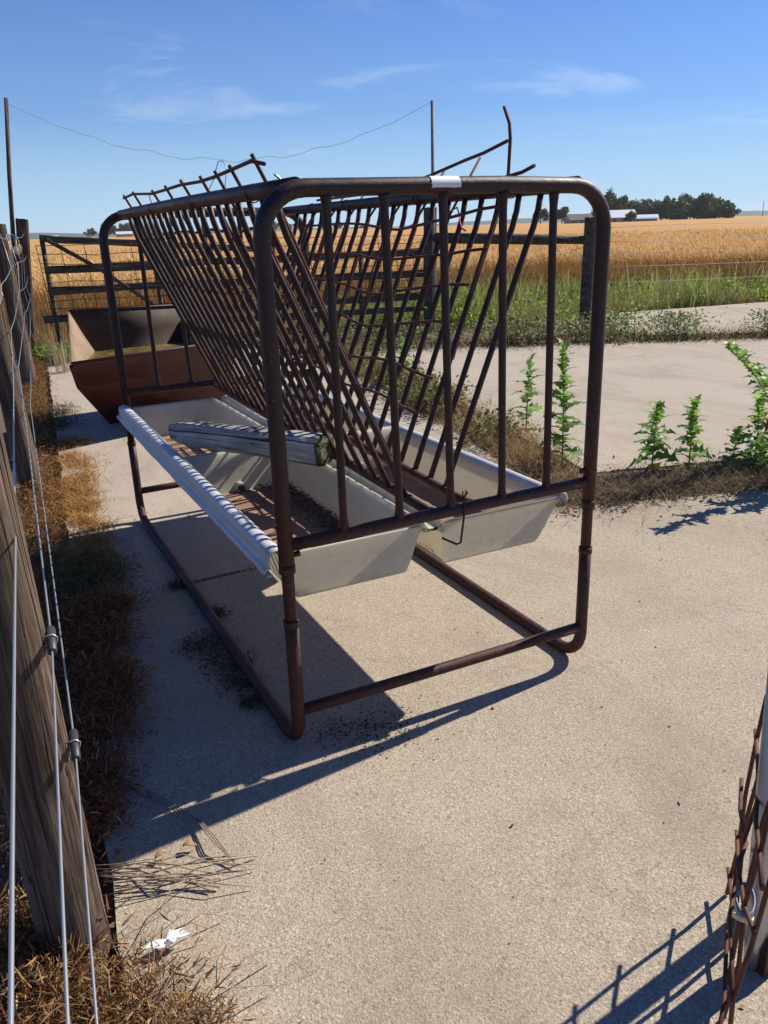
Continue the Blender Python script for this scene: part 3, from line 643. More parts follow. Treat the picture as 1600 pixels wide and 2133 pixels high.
# left fence wires, kinked at each post
wires = [(.505, [(-.655, -1.07), (-.603, -.43), (-.405, 3.2), (-.115, 7.1), (.12, 9.95)], 'lowest smooth wire of the left fence, clipped to the near post'),
         (.735, [(-.677, -1.27), (-.609, -.43), (-.43, 3.2), (-.12, 7.1), (.15, 9.95)], 'second smooth wire up on the left fence, clipped to the near post'),
         (.945, [(-.70, -1.44), (-.635, -.43), (-.435, 3.2), (-.14, 7.1), (.16, 9.95)], 'third smooth wire up on the left fence, crossing the near post'),
         (1.20, [(-.72, -1.5), (-.65, -.43), (-.44, 3.2), (-.15, 7.1), (.18, 9.93)], 'fourth smooth wire up on the left fence, kinked at the far posts'),
         (1.47, [(-.74, -1.5), (-.66, -.43), (-.455, 3.2), (-.155, 7.1), (.20, 9.93)], 'top wire of the left fence near the post tops')]
for z, pts, lab in wires:
    a0, a1 = Vector((*pts[0], 0)), Vector((*pts[1], 0)); d0 = (a0 - a1).normalized()
    path = [Vector((pts[0][0], pts[0][1], z)) + d0 * .35]
    for i, (a, b) in enumerate(zip(pts[:-1], pts[1:])):
        for t in (0, .25, .5, .75): path.append(Vector((lerp(a[0], b[0], t), lerp(a[1], b[1], t), z - (.02 * math.sin(math.pi * t) if i else 0) + (random.gauss(0, .012) if i > 1 or (i == 1 and t) else 0))))
    path.append(Vector((*pts[-1], z + .03)))
    o = MB().tube(path, .0021, 7).build('fence_wire', WIRE, rel=(pts[1][0], pts[1][1], z)); tag(o, lab, 'wire', 'left fence wires')
# woven stay wires hanging crooked between the far posts
for i, y in enumerate((4.4, 5.6, 6.6, 8.0, 9.0)):
    x = np.interp(y, [3.2, 7.1, 9.95], [-.42, -.12, .15]); pth = [(x + (.02 if j % 2 else -.012), y + random.gauss(0, .03), z) for j, z in enumerate((.50, .735, .945, 1.2, 1.47))]
    o = MB().tube(pth, .0019, 5).build('stay_wire', WIRE, rel=(x, y, .5)); tag(o, ['first', 'second', 'third', 'fourth', 'farthest'][i] + ' kinked upright stay wire of the left fence counting from the leaning post', 'wire', 'stay wires of the left fence')

# tall thin poles and the slack wire between them
o = MB().tube([(-.1, 10.05, -.1), (.045, 10.05, 1.23), (.15, 10.05, 2.2), (.262, 10.05, 3.08)], [.03, .028, .026, .024], 10).build('tall_pole', POSTW, rel=(-.1, 10.05, 0)); tag(o, 'tall thin dark pole leaning beside the far left corner post', 'pole')
o = MB().tube([(5.50, 8.66, -.1), (5.51, 8.66, 1.3), (5.515, 8.66, 3.04)], [.026, .025, .023], 10).build('tall_pole', m_plain('grey_pole', (.22, .20, .17), .8, var=.3), rel=(5.5, 8.66, 0)); tag(o, 'tall thin grey pole standing at the back fence post behind the rack', 'pole')
pth = []
for i in range(61):
    t = i / 60; zz = lerp(3.02, 3.03, t) - .66 * (1 - (2 * t - 1) ** 2) - .03 * math.sin(math.pi * t) + .022 * math.sin(t * 47) * math.sin(math.pi * t) + .010 * math.sin(t * 110) * math.sin(math.pi * t)
    pth.append((lerp(.26, 5.513, t), lerp(10.05, 8.66, t), zz))
o = MB().tube(pth, .0026, 5).build('slack_wire', m_plain('dull_wire', (.30, .30, .31), .6), rel=(2.9, 9.35, 0)); tag(o, 'slack wavy wire hung between the two tall thin poles', 'wire')

# back board fence with brace
bf = empty('board_fence', (2.9, 9.35, 0), 'dark weathered board fence with diagonal brace behind the rusty tank', 'fence')
P0, P1 = Vector((.36, 9.78, 0)), Vector((5.72, 8.95, 0))
def fp(t, z, off=0): p = P0.lerp(P1, t); return Vector((p.x - off * .15, p.y - off, z))
def board(a, b, h, th, mat, parent, name='board'):
    a, b = Vector(a), Vector(b); d = b - a; Lb = d.length; q = d.to_track_quat('X', 'Z'); nx = 10; vs = []
    for i in range(nx + 1):
        x = Lb * i / nx; w1 = random.gauss(0, .006); w2 = random.gauss(0, .006)
        for (yy, zz) in ((-th / 2, -h / 2 + w1), (th / 2, -h / 2 + w1), (th / 2, h / 2 + w2), (-th / 2, h / 2 + w2)): vs.append((x, yy, zz))
    mb = MB(); mb.add(vs, [(i * 4 + k, i * 4 + (k + 1) % 4, (i + 1) * 4 + (k + 1) % 4, (i + 1) * 4 + k) for i in range(nx) for k in range(4)] + [(3, 2, 1, 0), tuple(nx * 4 + k for k in range(4))])
    o = mb.build(name, mat); o.location = a - world_loc(parent); o.rotation_euler = q.to_euler(); o.parent = parent; return o
for (z0, z1, h, t0, t1) in ((1.045, 1.08, .095, .0, .97), (.785, .775, .095, .0, .985), (.43, .45, .10, -.02, .98), (.29, .27, .09, .03, .98), (.07, .05, .08, .02, .96)): board(fp(t0, z0, .03), fp(t1, z1, .03), h, .03, BOARDW, bf)
board(fp(0, 1.43, .02), fp(.55, 1.19, .02), .085, .07, BOARDW, bf, 'top_rail')
for t, zt in ((.01, 1.42), (.262, 1.10), (.55, 1.2), (.78, 1.15), (.975, 1.15)): MB().tube([fp(t, -.1), fp(t + random.gauss(0, .003), zt)], [.034, .03], 10).build('post', BOARDW, bf)
MB().tube([fp(.015, 1.42, .06), fp(.12, 1.05, .06), fp(.245, .52, .06)], [.027, .025, .024], 10).build('brace', BOARDW, bf)
for i, (za, ta, tb) in enumerate(((.55, -.01, .52), (.62, .50, .97))):
    wm_ = empty('wire_mesh_panel', fp((ta + tb) / 2, .4), ['rusted wire mesh panel on the left half of the board fence', 'rusted wire mesh panel on the right half of the board fence'][i], 'mesh panel')
    nv = 11
    for k in range(nv):
        t = lerp(ta, tb, k / (nv - 1)); MB().tube([fp(t, 1.36 - .05 * t, .09), fp(t + .006, .9, .08), fp(t + .012, za - .12, .07)], .0045, 4).build('wire', ROD, wm_)
    for k in range(9):
        z = lerp(1.35, za - .1, k / 8); MB().tube([fp(lerp(ta, tb, q / 8) + .008 * k / 8, z - .04 * q / 8 + random.gauss(0, .008), .09) for q in range(9)], .0045, 4).build('wire', ROD, wm_)
# heavy posts at the back corner and the log rail between them
post('corner_post', (5.50, 8.77, -.1), (5.53, 8.77, 1.68), .092, 'stout grey post behind the rack with wire staples, tall pole beside it', 'fence post', 'back fence posts', mat=BOARDW)
post('corner_post', (7.16, 7.25, -.1), (7.19, 7.25, 1.475), .098, 'stout dark post standing in green weeds at the right end of the log rail', 'fence post', 'back fence posts', mat=BOARDW)
o = MB().tube([(5.52, 8.7, 1.27), (6.2, 8.1, 1.235), (6.8, 7.6, 1.20), (6.81, 7.59, 1.20), (7.14, 7.28, 1.185)], [.075, .072, .07, .055, .055], 14).build('log_rail', BOARDW, rel=(6.3, 8.0, 1.2)); tag(o, 'mossy round log rail between the two stout back posts', 'rail')
for i, z in enumerate((1.335, 1.14, 1.0, .83, .62)):
    pth = [(7.2 + .9 * t, 7.2 - .44 * t, z + .02 * i * 0 + .012 * math.sin(t * 1.3 + i)) for t in np.linspace(0, 10, 14)]
    o = MB().tube(pth, .003, 5).build('fence_wire', STRAND, rel=(7.2, 7.2, z)); tag(o, ['top', 'second', 'third', 'fourth', 'lowest'][i] + ' pale wire running right from the dark post in front of the wheat', 'wire', 'pale wires in front of the wheat')
o = MB().tube([(5.62, 8.6, .62), (6.2, 8.05, .80), (7.12, 7.25, 1.1)], .004, 5).build('brace_wire', WIRE, rel=(6.2, 8.0, .8)); tag(o, 'slanting brace wire between the two stout back posts', 'wire')
post('fence_post', (11.9, 4.75, -.1), (11.9, 4.75, .95), .03, 'short thin rusty post in dry weeds at the right', group='back fence posts', sides=8, mat=ROD) if False else None

# ------------------------------------------------------------------ gate edge at the lower right
ge = empty('rod_mesh_panel', (.60, -1.0, 0), 'rusty rod mesh panel seen edge on in the lower right corner', 'mesh panel')
E0, E1 = Vector((.640, -.955, 0)), Vector((.335, -1.215, 0)); ED = (E1 - E0).normalized(); EN = Vector((-ED.y, ED.x, 0))
if EN.x < 0: EN = -EN
for i, t in enumerate((0, .2, .4, .6, .8, 1.0)):
    p = E0.lerp(E1, t); top = (.52, .60, .44, .50, .55, .58)[i]; wob = [random.gauss(0, .004) for _ in range(5)]
    MB().tube([p + EN * (wob[j] + .12 * max(0, z - .25) * (1 if i % 2 else .5) + .012) + Vector((0, 0, z)) for j, z in enumerate((.004, .14, .28, .40, top))], .0044, 8).build('rod', ROD, ge)
for z in (.05, .17, .30, .42):
    MB().tube([E0.lerp(E1, t) + EN * (random.gauss(.004, .006) + .10 * max(0, z - .25)) + Vector((0, 0, z + random.gauss(0, .014))) for t in (-.05, .2, .4, .6, .8, 1.05)], .0042, 8).build('rod', ROD, ge)
PX_, PY_ = 0.538, -1.109
gp = empty('gate_pipe', (PX_, PY_, 0), 'galvanised gate pipe cut off by the right edge of the picture', 'pipe')
MB().tube([(PX_, PY_, .0), (PX_, PY_, .06), (PX_ + .004, PY_, .10), (PX_ - .028, PY_ + .014, .9)], [.014, .017, .026, .026], 20).build('tube', GALV, gp)
MB().box((PX_ + .03, PY_ - .012, .05), (.06, .04, .10)).build('bracket', TANK, gp)
post('shadow_post', (.80, -1.005, -.1), (.80, -1.005, 1.15), .020, 'unseen round wooden post added past the right edge to cast a shadow band on the slab', 'post')  # unseen post, added just for the dark shadow band it throws on the concrete
def strap(name, c, rx, ry, mat, label, zt=0, w=.020):
    mb = MB(); vs = []; n = 24; rot = math.atan2(ED.y, ED.x)
    for i in range(n + 1):
        a = 2 * math.pi * i / n; q = Vector((rx * math.cos(a), ry * math.sin(a), 0)); q.rotate(Quaternion((0, 0, 1), rot)); zz = c[2] + zt * math.cos(a)
        vs += [(c[0] + q.x, c[1] + q.y, zz - w / 2), (c[0] + q.x, c[1] + q.y, zz + w / 2)]
    mb.add(vs, [(2 * i, 2 * i + 2, 2 * i + 3, 2 * i + 1) for i in range(n)], True); o = mb.build(name, mat, rel=c); md = o.modifiers.new('t', 'SOLIDIFY'); md.thickness = .003; tag(o, label, 'strap'); return o
strap('strap', (.430, -1.152, .255), .040, .017, BLUEP, 'blue grey plastic strap round the rods and pipe at lower right')
strap('strap', (.430, -1.152, .222), .041, .018, PALEP, 'pale yellow band slanting round the rods below the blue strap', .03, .012)

# ------------------------------------------------------------------ grass and weeds (stuff)
STRAW = [(.42, .30, .13), (.34, .22, .09), (.50, .38, .20), (.28, .17, .07)]
RUSTY = [(.24, .095, .03), (.33, .16, .05), (.42, .26, .09), (.17, .06, .025)]
GREEN = [(.13, .23, .03), (.19, .30, .04), (.09, .16, .025), (.26, .33, .07)]
DULL = [(.11, .13, .04), (.22, .20, .08), (.30, .25, .12), (.08, .09, .03)]
def grass(name, label, n, sampler, h, w, lean, cols, mat=PLANT, z=-.06, tip=None):
    p = sampler(n); n = len(p)
    if callable(z): zz = z(p)
    else: zz = np.full(n, z)
    if name in ('fence_straw', 'orange_straw', 'near_straw'): zz = np.where(p[:, 0] > xL(p[:, 1]), .003, z)
    hh = rng.uniform(*h, n) * (0.75 + .5 * rng.random(n)); c = pal(n, cols)
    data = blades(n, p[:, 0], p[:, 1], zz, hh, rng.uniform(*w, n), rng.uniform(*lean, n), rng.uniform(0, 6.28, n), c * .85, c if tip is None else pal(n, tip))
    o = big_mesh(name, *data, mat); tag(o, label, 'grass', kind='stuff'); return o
def leafy(name, label, n, sampler, size, zr, cols, mat=PLANT, curl=.5, wr=1.0):
    """little bent leaves scattered through a volume"""
    p = sampler(n); n = len(p); s = rng.uniform(*size, n); z = zr(p) if callable(zr) else rng.uniform(*zr, n)
    d = rng.normal(size=(n, 3)); d[:, 2] = np.abs(d[:, 2]) * .6; d /= np.linalg.norm(d, axis=1)[:, None]
    q = np.cross(d, rng.normal(size=(n, 3))); q /= np.linalg.norm(q, axis=1)[:, None]; nn = np.cross(d, q)
    c0 = np.stack([p[:, 0], p[:, 1], z], 1); V = np.zeros((n, 6, 3), np.float32); s_ = s[:, None]; cu = rng.uniform(-curl, curl, (n, 1))
    V[:, 0] = c0; V[:, 1] = c0 + d * s_ * .45 + q * s_ * .28 * wr + nn * s_ * cu * .3; V[:, 2] = c0 + d * s_ + nn * s_ * cu; V[:, 3] = c0 + d * s_ * .45 - q * s_ * .28 * wr + nn * s_ * cu * .3
    V[:, 4] = c0 + d * s_ * .8 + q * s_ * .16 * wr + nn * s_ * cu * .7; V[:, 5] = c0 + d * s_ * .8 - q * s_ * .16 * wr + nn * s_ * cu * .7
    b = np.arange(n)[:, None] * 6; Q = np.concatenate([b + np.array([[0, 3, 1, 1]])[:, [0, 1, 2, 3]] * 1, b + np.array([[1, 3, 5, 4]]), b + np.array([[4, 5, 2, 2]])], 0)
    Q[:n] = b + np.array([[0, 3, 5, 4]]); Q[n:2 * n] = b + np.array([[0, 4, 1, 1]]); Q = Q[:n]; Q2 = b + np.array([[4, 5, 2, 2]])
    # plain two-quad leaf: base-left-tip-right folded on the midrib
    Q = np.concatenate([b + np.array([[0, 3, 5, 2]]), b + np.array([[0, 2, 4, 1]])], 0)
    C = np.repeat(pal(n, cols)[:, None, :], 6, 1)
    o = big_mesh(name, V.reshape(-1, 3), Q, C.reshape(-1, 3), mat); tag(o, label, 'weeds', kind='stuff'); return o
def s_box(x0, x1, y0, y1): return lambda n: np.stack([rng.uniform(x0, x1, n), rng.uniform(y0, y1, n)], 1)
def s_line(pts, w, clump=0, tb=1.0):
    pts = np.array(pts, float); seg = np.linalg.norm(np.diff(pts, axis=0), axis=1); cum = np.concatenate([[0], np.cumsum(seg)]) / seg.sum()
    def f(n):
        t = rng.random(n)
        if clump: cc = rng.random(clump); t = np.clip(cc[rng.integers(0, clump, n)] + rng.normal(0, .02, n), 0, 1)
        x = np.interp(t, cum, pts[:, 0]); y = np.interp(t, cum, pts[:, 1]); return np.stack([x + rng.normal(0, w, n), y + rng.normal(0, w, n)], 1)
    return f
def s_clumps(cs, n_each=None):
    cs = np.array(cs, float)
    def f(n): i = rng.integers(0, len(cs), n); return np.stack([cs[i, 0] + rng.normal(0, 1, n) * cs[i, 2], cs[i, 1] + rng.normal(0, 1, n) * cs[i, 2]], 1)
    return f
# tall green verge before the wheat
def verge(n):
    x = rng.uniform(3.5, 20, n); lo = np.interp(x, [3.5, 5.5, 7.2, 9, 13, 18], [9.4, 9.0, 7.7, 8.6, 8.4, 4.6]); hi = edge_y(x) + .4
    keep = (np.sin(x * 1.7) * .5 + .6) > 0
    return np.stack([x, lo + (hi - lo) * rng.random(n) ** 1.15], 1)
def patchy(f, thr):
    def g(n):
        p = f(n * 2); v = np.sin(p[:, 0] * 1.9 + 1.3 * np.sin(p[:, 1] * 1.1)) + np.sin(p[:, 1] * 2.3 + p[:, 0] * .7) + rng.normal(0, .5, len(p)); return p[v > thr][:n]
    return g
grass('verge_grass', 'tall bright green grass verge between the post and the wheat', 7000, patchy(verge, .5), (.14, .40), (.010, .024), (.1, .8), GREEN + [(.26, .30, .08), (.30, .33, .09)])
grass('verge_straw', 'dry seeding grass mixed through the green verge', 20000, patchy(verge, -.9), (.14, .40), (.004, .012), (.1, .8), [(.50, .40, .19), (.42, .31, .13), (.56, .46, .25), (.36, .33, .12)], DRY)
grass('verge_pale', 'pale seeded grass tufts standing in the verge', 5000, patchy(verge, .8), (.25, .5), (.004, .010), (.1, .5), [(.58, .50, .28), (.50, .42, .2), (.40, .40, .14)], DRY)
grass('verge_brown', 'brown dead grass thatch in the verge', 14000, lambda n: (lambda p: p[p[:, 1] < np.interp(p[:, 0], [3.5, 5.5, 7.2, 9, 13, 18], [9.4, 9.0, 7.7, 8.6, 8.4, 4.6]) + 1.3])(verge(n * 2)), (.10, .26), (.004, .012), (.3, 1.4), [(.36, .25, .12), (.46, .36, .19), (.26, .20, .08)], DRY)
grass('verge_tall_weeds', 'taller ragged green weeds poking up before the wheat edge', 5200, s_clumps([(x, float(edge_y(x)) - rng.uniform(.0, 2.4), .26) for x in np.concatenate([rng.uniform(5.8, 9.5, 24), rng.uniform(9.5, 18, 24)])]), (.35, .65), (.012, .03), (.05, .6), GREEN + [(.42, .36, .13), (.36, .34, .11), (.50, .40, .2)])
leafy('verge_weeds', 'leafy green weeds in the verge round the dark post', 6000, s_clumps([(6.3, 8.8, .5), (7.6, 8.2, .6), (9.3, 9.6, .7), (10.6, 10.0, .7), (6.9, 9.7, .6), (12.4, 8.7, .5), (5.2, 9.6, .4)]), (.03, .08), lambda p: rng.random(len(p)) ** 1.3 * (.28 + .2 * np.sin(p[:, 0] * 3.1) * np.sin(p[:, 1] * 2.7)), GREEN + [(.30, .34, .08)])
grass('left_verge_straw', 'dry grass along the foot of the board fence', 5000, s_box(-.6, 5.4, 9.6, 12.2), (.2, .5), (.005, .012), (.1, .8), STRAW + RUSTY[1:3], DRY)
leafy('corner_weed', 'small green weed patch at the foot of the far left corner post', 900, s_clumps([(.45, 9.1, .16), (.2, 9.0, .12)]), (.03, .07), (.0, .16), GREEN)
# weeds in the crack beyond the second slab
far_edge = [(2.9, 7.7), (5.05, 6.75), (8.1, 5.1), (14, 1.9)]
grass('crack_grass', 'straw and green grass along the far edge of the second slab', 5200, s_line(far_edge, .13), (.10, .30), (.005, .014), (.2, 1.0), DULL + STRAW[:2])
leafy('crack_clover', 'low clover like weeds with pale heads along the far slab edge', 9000, s_line([(3.0, 7.8), (5.3, 6.75), (6.6, 6.0)], .24, 9), (.018, .05), (.0, .26), DULL + [(.40, .34, .26), (.07, .10, .03), (.06, .09, .025)])
leafy('crack_weeds', 'feathery pale green weeds along the far slab edge at right', 5200, s_clumps([(7.35, 5.75, .20), (8.5, 5.15, .17), (9.3, 4.75, .18), (6.7, 6.25, .2)]), (.02, .05), (.0, .30), [(.15, .21, .07), (.20, .26, .10), (.10, .15, .05)])
leafy('crack_litter', 'dark dead litter along the far slab edge', 5000, s_line([(4.6, 6.85), (8.1, 5.0), (12, 2.9)], .10), (.015, .04), (-.02, .09), [(.05, .035, .02), (.09, .06, .035)], DRY)
# strip between the back slabs, running away beside the feeder
strip = [(2.15, 1.45), (2.5, 2.4), (2.8, 4.0), (3.05, 5.6), (3.2, 7.4)]
grass('strip_straw', 'dry golden grass in the joint running back beside the feeder', 9500, s_line(strip, .12, 26), (.08, .28), (.003, .008), (.3, 1.4), STRAW + [(.30, .14, .05)], DRY)
leafy('strip_weeds', 'low green weeds with small seed heads in the joint beside the feeder', 6500, s_line([(2.45, 2.6), (2.75, 4.1), (3.0, 5.5), (3.2, 7.0)], .13, 14), (.015, .045), (.0, .20), DULL[:2] + [(.16, .20, .05), (.24, .25, .07), (.12, .06, .03)])
leafy('strip_litter', 'dark litter beneath the dry grass in the joint', 4000, s_line(strip, .15), (.012, .035), (-.03, .03), [(.14, .10, .06), (.24, .17, .10)], DRY)
# dead clump along the transverse joint at the right
tj = [(2.05, 1.42), (2.6, 1.34), (3.3, 1.16), (4.4, .80)]
grass('joint_straw', 'matted grey brown dead grass in the joint below the lettuce weeds', 30000, s_line(tj, .125), (.05, .19), (.002, .0055), (.5, 2.0), [(.34, .26, .16), (.24, .17, .10), (.46, .37, .24), (.14, .09, .055)], DRY)
leafy('joint_litter', 'dark litter in the joint below the lettuce weeds', 9000, s_line(tj, .15), (.010, .03), (-.03, .03), [(.10, .07, .045), (.20, .145, .09)], DRY)
leafy('joint_green', 'low dark green weed at the right end of the joint', 1200, s_clumps([(3.75, 1.22, .12), (3.55, 1.1, .06)]), (.02, .05), (.0, .12), GREEN[:3])
# dead weeds along the left slab edge under the wire fence
def left_edge(n):
    y = rng.uniform(-1.6, 9, n); return np.stack([xL(y) + rng.normal(-.15, .065, n), y], 1)
grass('fence_straw', 'dry straw tangled along the left fence foot', 12000, left_edge, (.03, .10), (.002, .005), (1.2, 3.4), STRAW + RUSTY, DRY, -.05)
leafy('fence_litter', 'rust brown curled dead leaves along the left slab edge', 26000, left_edge, (.010, .035), lambda p: rng.uniform(-.05, .07, len(p)), RUSTY + [(.10, .045, .02), (.42, .28, .12)], DRY, 1.6, .25)
def s_left(cs): 
    f = s_clumps([(xL(y) + dx_, y, w) for y, dx_, w in cs]); return f
leafy('dock_litter', 'heaps of red brown dead curled weeds spilling over the shaded slab edge', 26000, s_left([(1.15, .0, .07), (.98, .06, .06), (.75, .0, .07), (.58, .04, .06), (.40, .0, .07), (.15, -.03, .06), (.0, -.05, .05), (1.27, .12, .05), (1.22, .05, .06), (.68, .05, .05)]), (.008, .026), lambda p: np.abs(rng.normal(.02, .025, len(p))), [(.26, .075, .035), (.36, .12, .05), (.17, .05, .022), (.46, .27, .13)], DRY, 2.0, .28)
grass('orange_straw', 'bright orange dry weed clumps beside the leaning second post', 8000, s_left([(float(yy), .02 + .13 * float(rng.random()) ** 1.5, .03 + .05 * float(rng.random())) for yy in rng.uniform(1.65, 4.4, 40)]), (.03, .11), (.002, .006), (.8, 3.0), [(.52, .28, .07), (.42, .19, .045), (.60, .38, .13), (.28, .10, .035)], DRY, -.03)
leafy('shade_weeds', 'olive dead seedheads in the shadow by the slab edge', 6000, s_left([(1.62, .12, .07), (1.5, .05, .08), (1.75, .04, .06), (5.0, .02, .08), (5.5, .04, .08)]), (.010, .03), lambda p: np.abs(rng.normal(.03, .035, len(p))) * np.clip(1.6 - 4 * np.abs(p[:, 0] - xL(p[:, 1])), .15, 1), [(.16, .12, .05), (.23, .17, .07), (.10, .07, .03)], DRY, 1.2, .3)
leafy('near_litter', 'crisp brown dead leaves at the foot of the foreground post', 15000, s_left([(-.62, -.04, .07), (-.8, -.02, .09), (-.5, -.16, .06), (-.95, .02, .09), (-.75, .08, .05), (-.35, -.19, .06), (-1.05, .06, .1)]), (.008, .028), lambda p: np.abs(rng.normal(.03, .05, len(p))) - .04, RUSTY + [(.36, .24, .11), (.45, .34, .18), (.09, .04, .02)], DRY, 1.8, .30)
leafy('near_dead_leaves', 'larger crumpled dead leaves strewn at the foot of the foreground post', 800, s_left([(-.62, -.06, .07), (-.8, -.04, .09), (-.95, .0, .09), (-.45, -.15, .06), (-.3, -.16, .06)]), (.014, .032), lambda p: np.abs(rng.normal(.02, .03, len(p))) - .02, RUSTY + [(.30, .18, .08), (.36, .26, .14)], DRY, 1.6, .75)
grass('near_straw', 'fine dry stalks at the foot of the foreground post', 1500, s_left([(-.6, -.04, .07), (-.8, .0, .08), (-.95, .02, .07)]), (.05, .15), (.0015, .0035), (.8, 2.6), STRAW + RUSTY[:2], DRY, -.04)
grass('pale_seedheads', 'pale upright seedheads at the foot of the far left posts', 90, s_left([(7.9, .16, .06), (8.5, .12, .06)]), (.3, .45), (.006, .012), (.0, .25), [(.55, .45, .28), (.45, .35, .2)], DRY)
# litter along the skid and over the concrete
leafy('skid_litter', 'dark leaf litter caught along the left skid', 2600, s_clumps([(-.07, .72, .05), (-.05, .58, .045), (-.05, .45, .035), (-.09, .80, .04), (-.045, .32, .02), (.03, 1.0, .02), (-.04, 1.35, .02)]), (.006, .024), (.002, .014), [(.13, .09, .055), (.28, .21, .13), (.08, .055, .034)], DRY, 1.0, .4)
leafy('concrete_bits', 'scattered dark crumbs and leaf bits on the concrete', 420, lambda n: np.stack([rng.uniform(-.5, 3.2, n), rng.uniform(-1.3, 4.5, n)], 1), (.004, .014), (.001, .004), [(.05, .035, .025), (.16, .11, .07), (.30, .20, .11)], DRY)
grass('joint_crumbs', 'thin line of dirt and roots in the slab joint under the feeder', 900, s_line([(xL(1.37), 1.367), (.6, 1.372), (1.9, 1.378)], .010), (.006, .02), (.003, .007), (.5, 2), [(.05, .035, .025), (.11, .08, .05)], DRY, -.004)
leafy('manure_crumbs', 'dark crumbly patch on the concrete under the near crossbar', 600, s_clumps([(.22, -.02, .07), (.30, .0, .05), (.15, .03, .05)]), (.004, .011), (.001, .004), [(.06, .045, .03), (.10, .075, .05)], DRY)
# dry sticks at the foreground post
tw = MB()
def stick(p, r): tw.tube(p, r, 5)
for _ in range(22):
    a = Vector((random.uniform(-.62, -.44), random.uniform(-.75, -.42), random.uniform(.01, .07))); ang = random.gauss(.25, .55); l = random.uniform(.06, .20)
    m1 = a + Vector((math.cos(ang + .3) * l * .5, math.sin(ang + .3) * l * .5, random.gauss(.015, .015))); b = a + Vector((math.cos(ang + .2) * l, math.sin(ang + .2) * l, 0)); b.z = random.uniform(.006, .04); m1.z = max(.01, m1.z)
    stick([a, m1, b], random.uniform(.0008, .0018))
for k in range(15):
    a = Vector((-.585 + random.gauss(0, .02), -.25 + random.gauss(0, .04), random.uniform(.015, .06))); b = Vector((-.33 + random.gauss(0, .06), -.37 + random.gauss(0, .03), .008)); jt = lambda q: Vector((random.gauss(0, q), random.gauss(0, q), abs(random.gauss(0, q)))); stick([a, a.lerp(b, .25) + jt(.008), a.lerp(b, .5) + jt(.012), a.lerp(b, .75) + jt(.008), b], random.uniform(.0011, .0024))
for k in range(3): stick([(-.30, -.35, .012), (-.335 + k * .006, -.26, .03), (-.345 + k * .004, -.17, .02), (-.42, -.02 + k * .02, .008), (-.50, .12, .006)], .0016)
for k in range(14):
    y = random.uniform(-1.0, -.7); a = Vector((xL(y) + .0, y, .01)); stick([a, a + Vector((.05, .05, random.uniform(.02, .05))), a + Vector((.11, .07 + random.gauss(0, .03), random.uniform(.02, .06))), a + Vector((.15, random.gauss(.03, .04), .008))], .0013)
o = tw.build('dry_sticks', m_plain('dead_stem', (.30, .23, .16), .85, var=.4)); tag(o, 'tangle of dry grey stems lying on the concrete beside the foreground post', 'sticks', kind='stuff')
for (x, y, s, lab) in ((-.500, -.500, .030, 'crumpled white scrap lying under the sticks beside the foreground post'), (-.52, -.83, .026, 'white scrap near the bottom edge left of the bent grass stem')):
    mb = MB(); n = 14; vs = [(x, y, .030)] + [(x + s * (1.5 + .5 * math.sin(3 * k)) * math.cos(2 * math.pi * k / n) * random.uniform(.7, 1.1), y + s * .6 * math.sin(2 * math.pi * k / n) * random.uniform(.7, 1.2), random.uniform(.015, .036)) for k in range(n)]
    mb.add(vs, [(0, 1 + k, 1 + (k + 1) % n) for k in range(n)]); o = mb.build('paper_scrap', PAPER, rel=(x, y, 0)); md = o.modifiers.new('t', 'SOLIDIFY'); md.thickness = .002; tag(o, lab, 'scrap')
gs = MB(); gs.tube([(-.20, -.985, .035), (-.30, -.93, .05), (-.40, -.86, .05), (-.46, -.80, .03)], .0011, 5)
for k in range(10):
    c = Vector((lerp(-.36, -.47, k / 9), lerp(-.885, -.80, k / 9), .05)); gs.tube([c, c + Vector((random.gauss(-.02, .01), random.gauss(.015, .01), random.gauss(0, .008)))], .0009, 4)
o = gs.build('grass_stem', m_plain('gold_stem', (.55, .40, .14), .8), rel=(-.4, -.86, 0)); tag(o, 'single golden dry grass stem lying low over the concrete at lower left', 'grass stem')
for i, (x, y, a) in enumerate(((-.47, -.24, .4), (-.40, -.23, -.3), (-.55, -.19, 1.1))):
    mb = MB(); vs = []; n = 7
    for k in range(n):
        t = k / (n - 1); w_ = .009 * math.sin(math.pi * min(1, t * 1.05)) + .001; xx = t * .034
        for sg in (-1, 0, 1): q = Vector((xx, sg * w_, .010 + abs(sg) * .004 + .006 * math.sin(t * 4))); q.rotate(Quaternion((0, 0, 1), a)); vs.append((x + q.x, y + q.y, q.z + .004))
    mb.add(vs, [(k * 3 + j, k * 3 + j + 1, (k + 1) * 3 + j + 1, (k + 1) * 3 + j) for k in range(n - 1) for j in range(2)], True)
    o = mb.build('dead_leaf', m_plain('dead_leaf_brown', (.30, .15, .06), .8, var=.3), rel=(x, y, 0)); md = o.modifiers.new('t', 'SOLIDIFY'); md.thickness = .0015; tag(o, ['curled brown leaf on the sticks right of the foreground post', 'rightmost curled brown leaf on the sticks by the foreground post', 'curled brown leaf nearest the foreground post'][i], 'dead leaf')

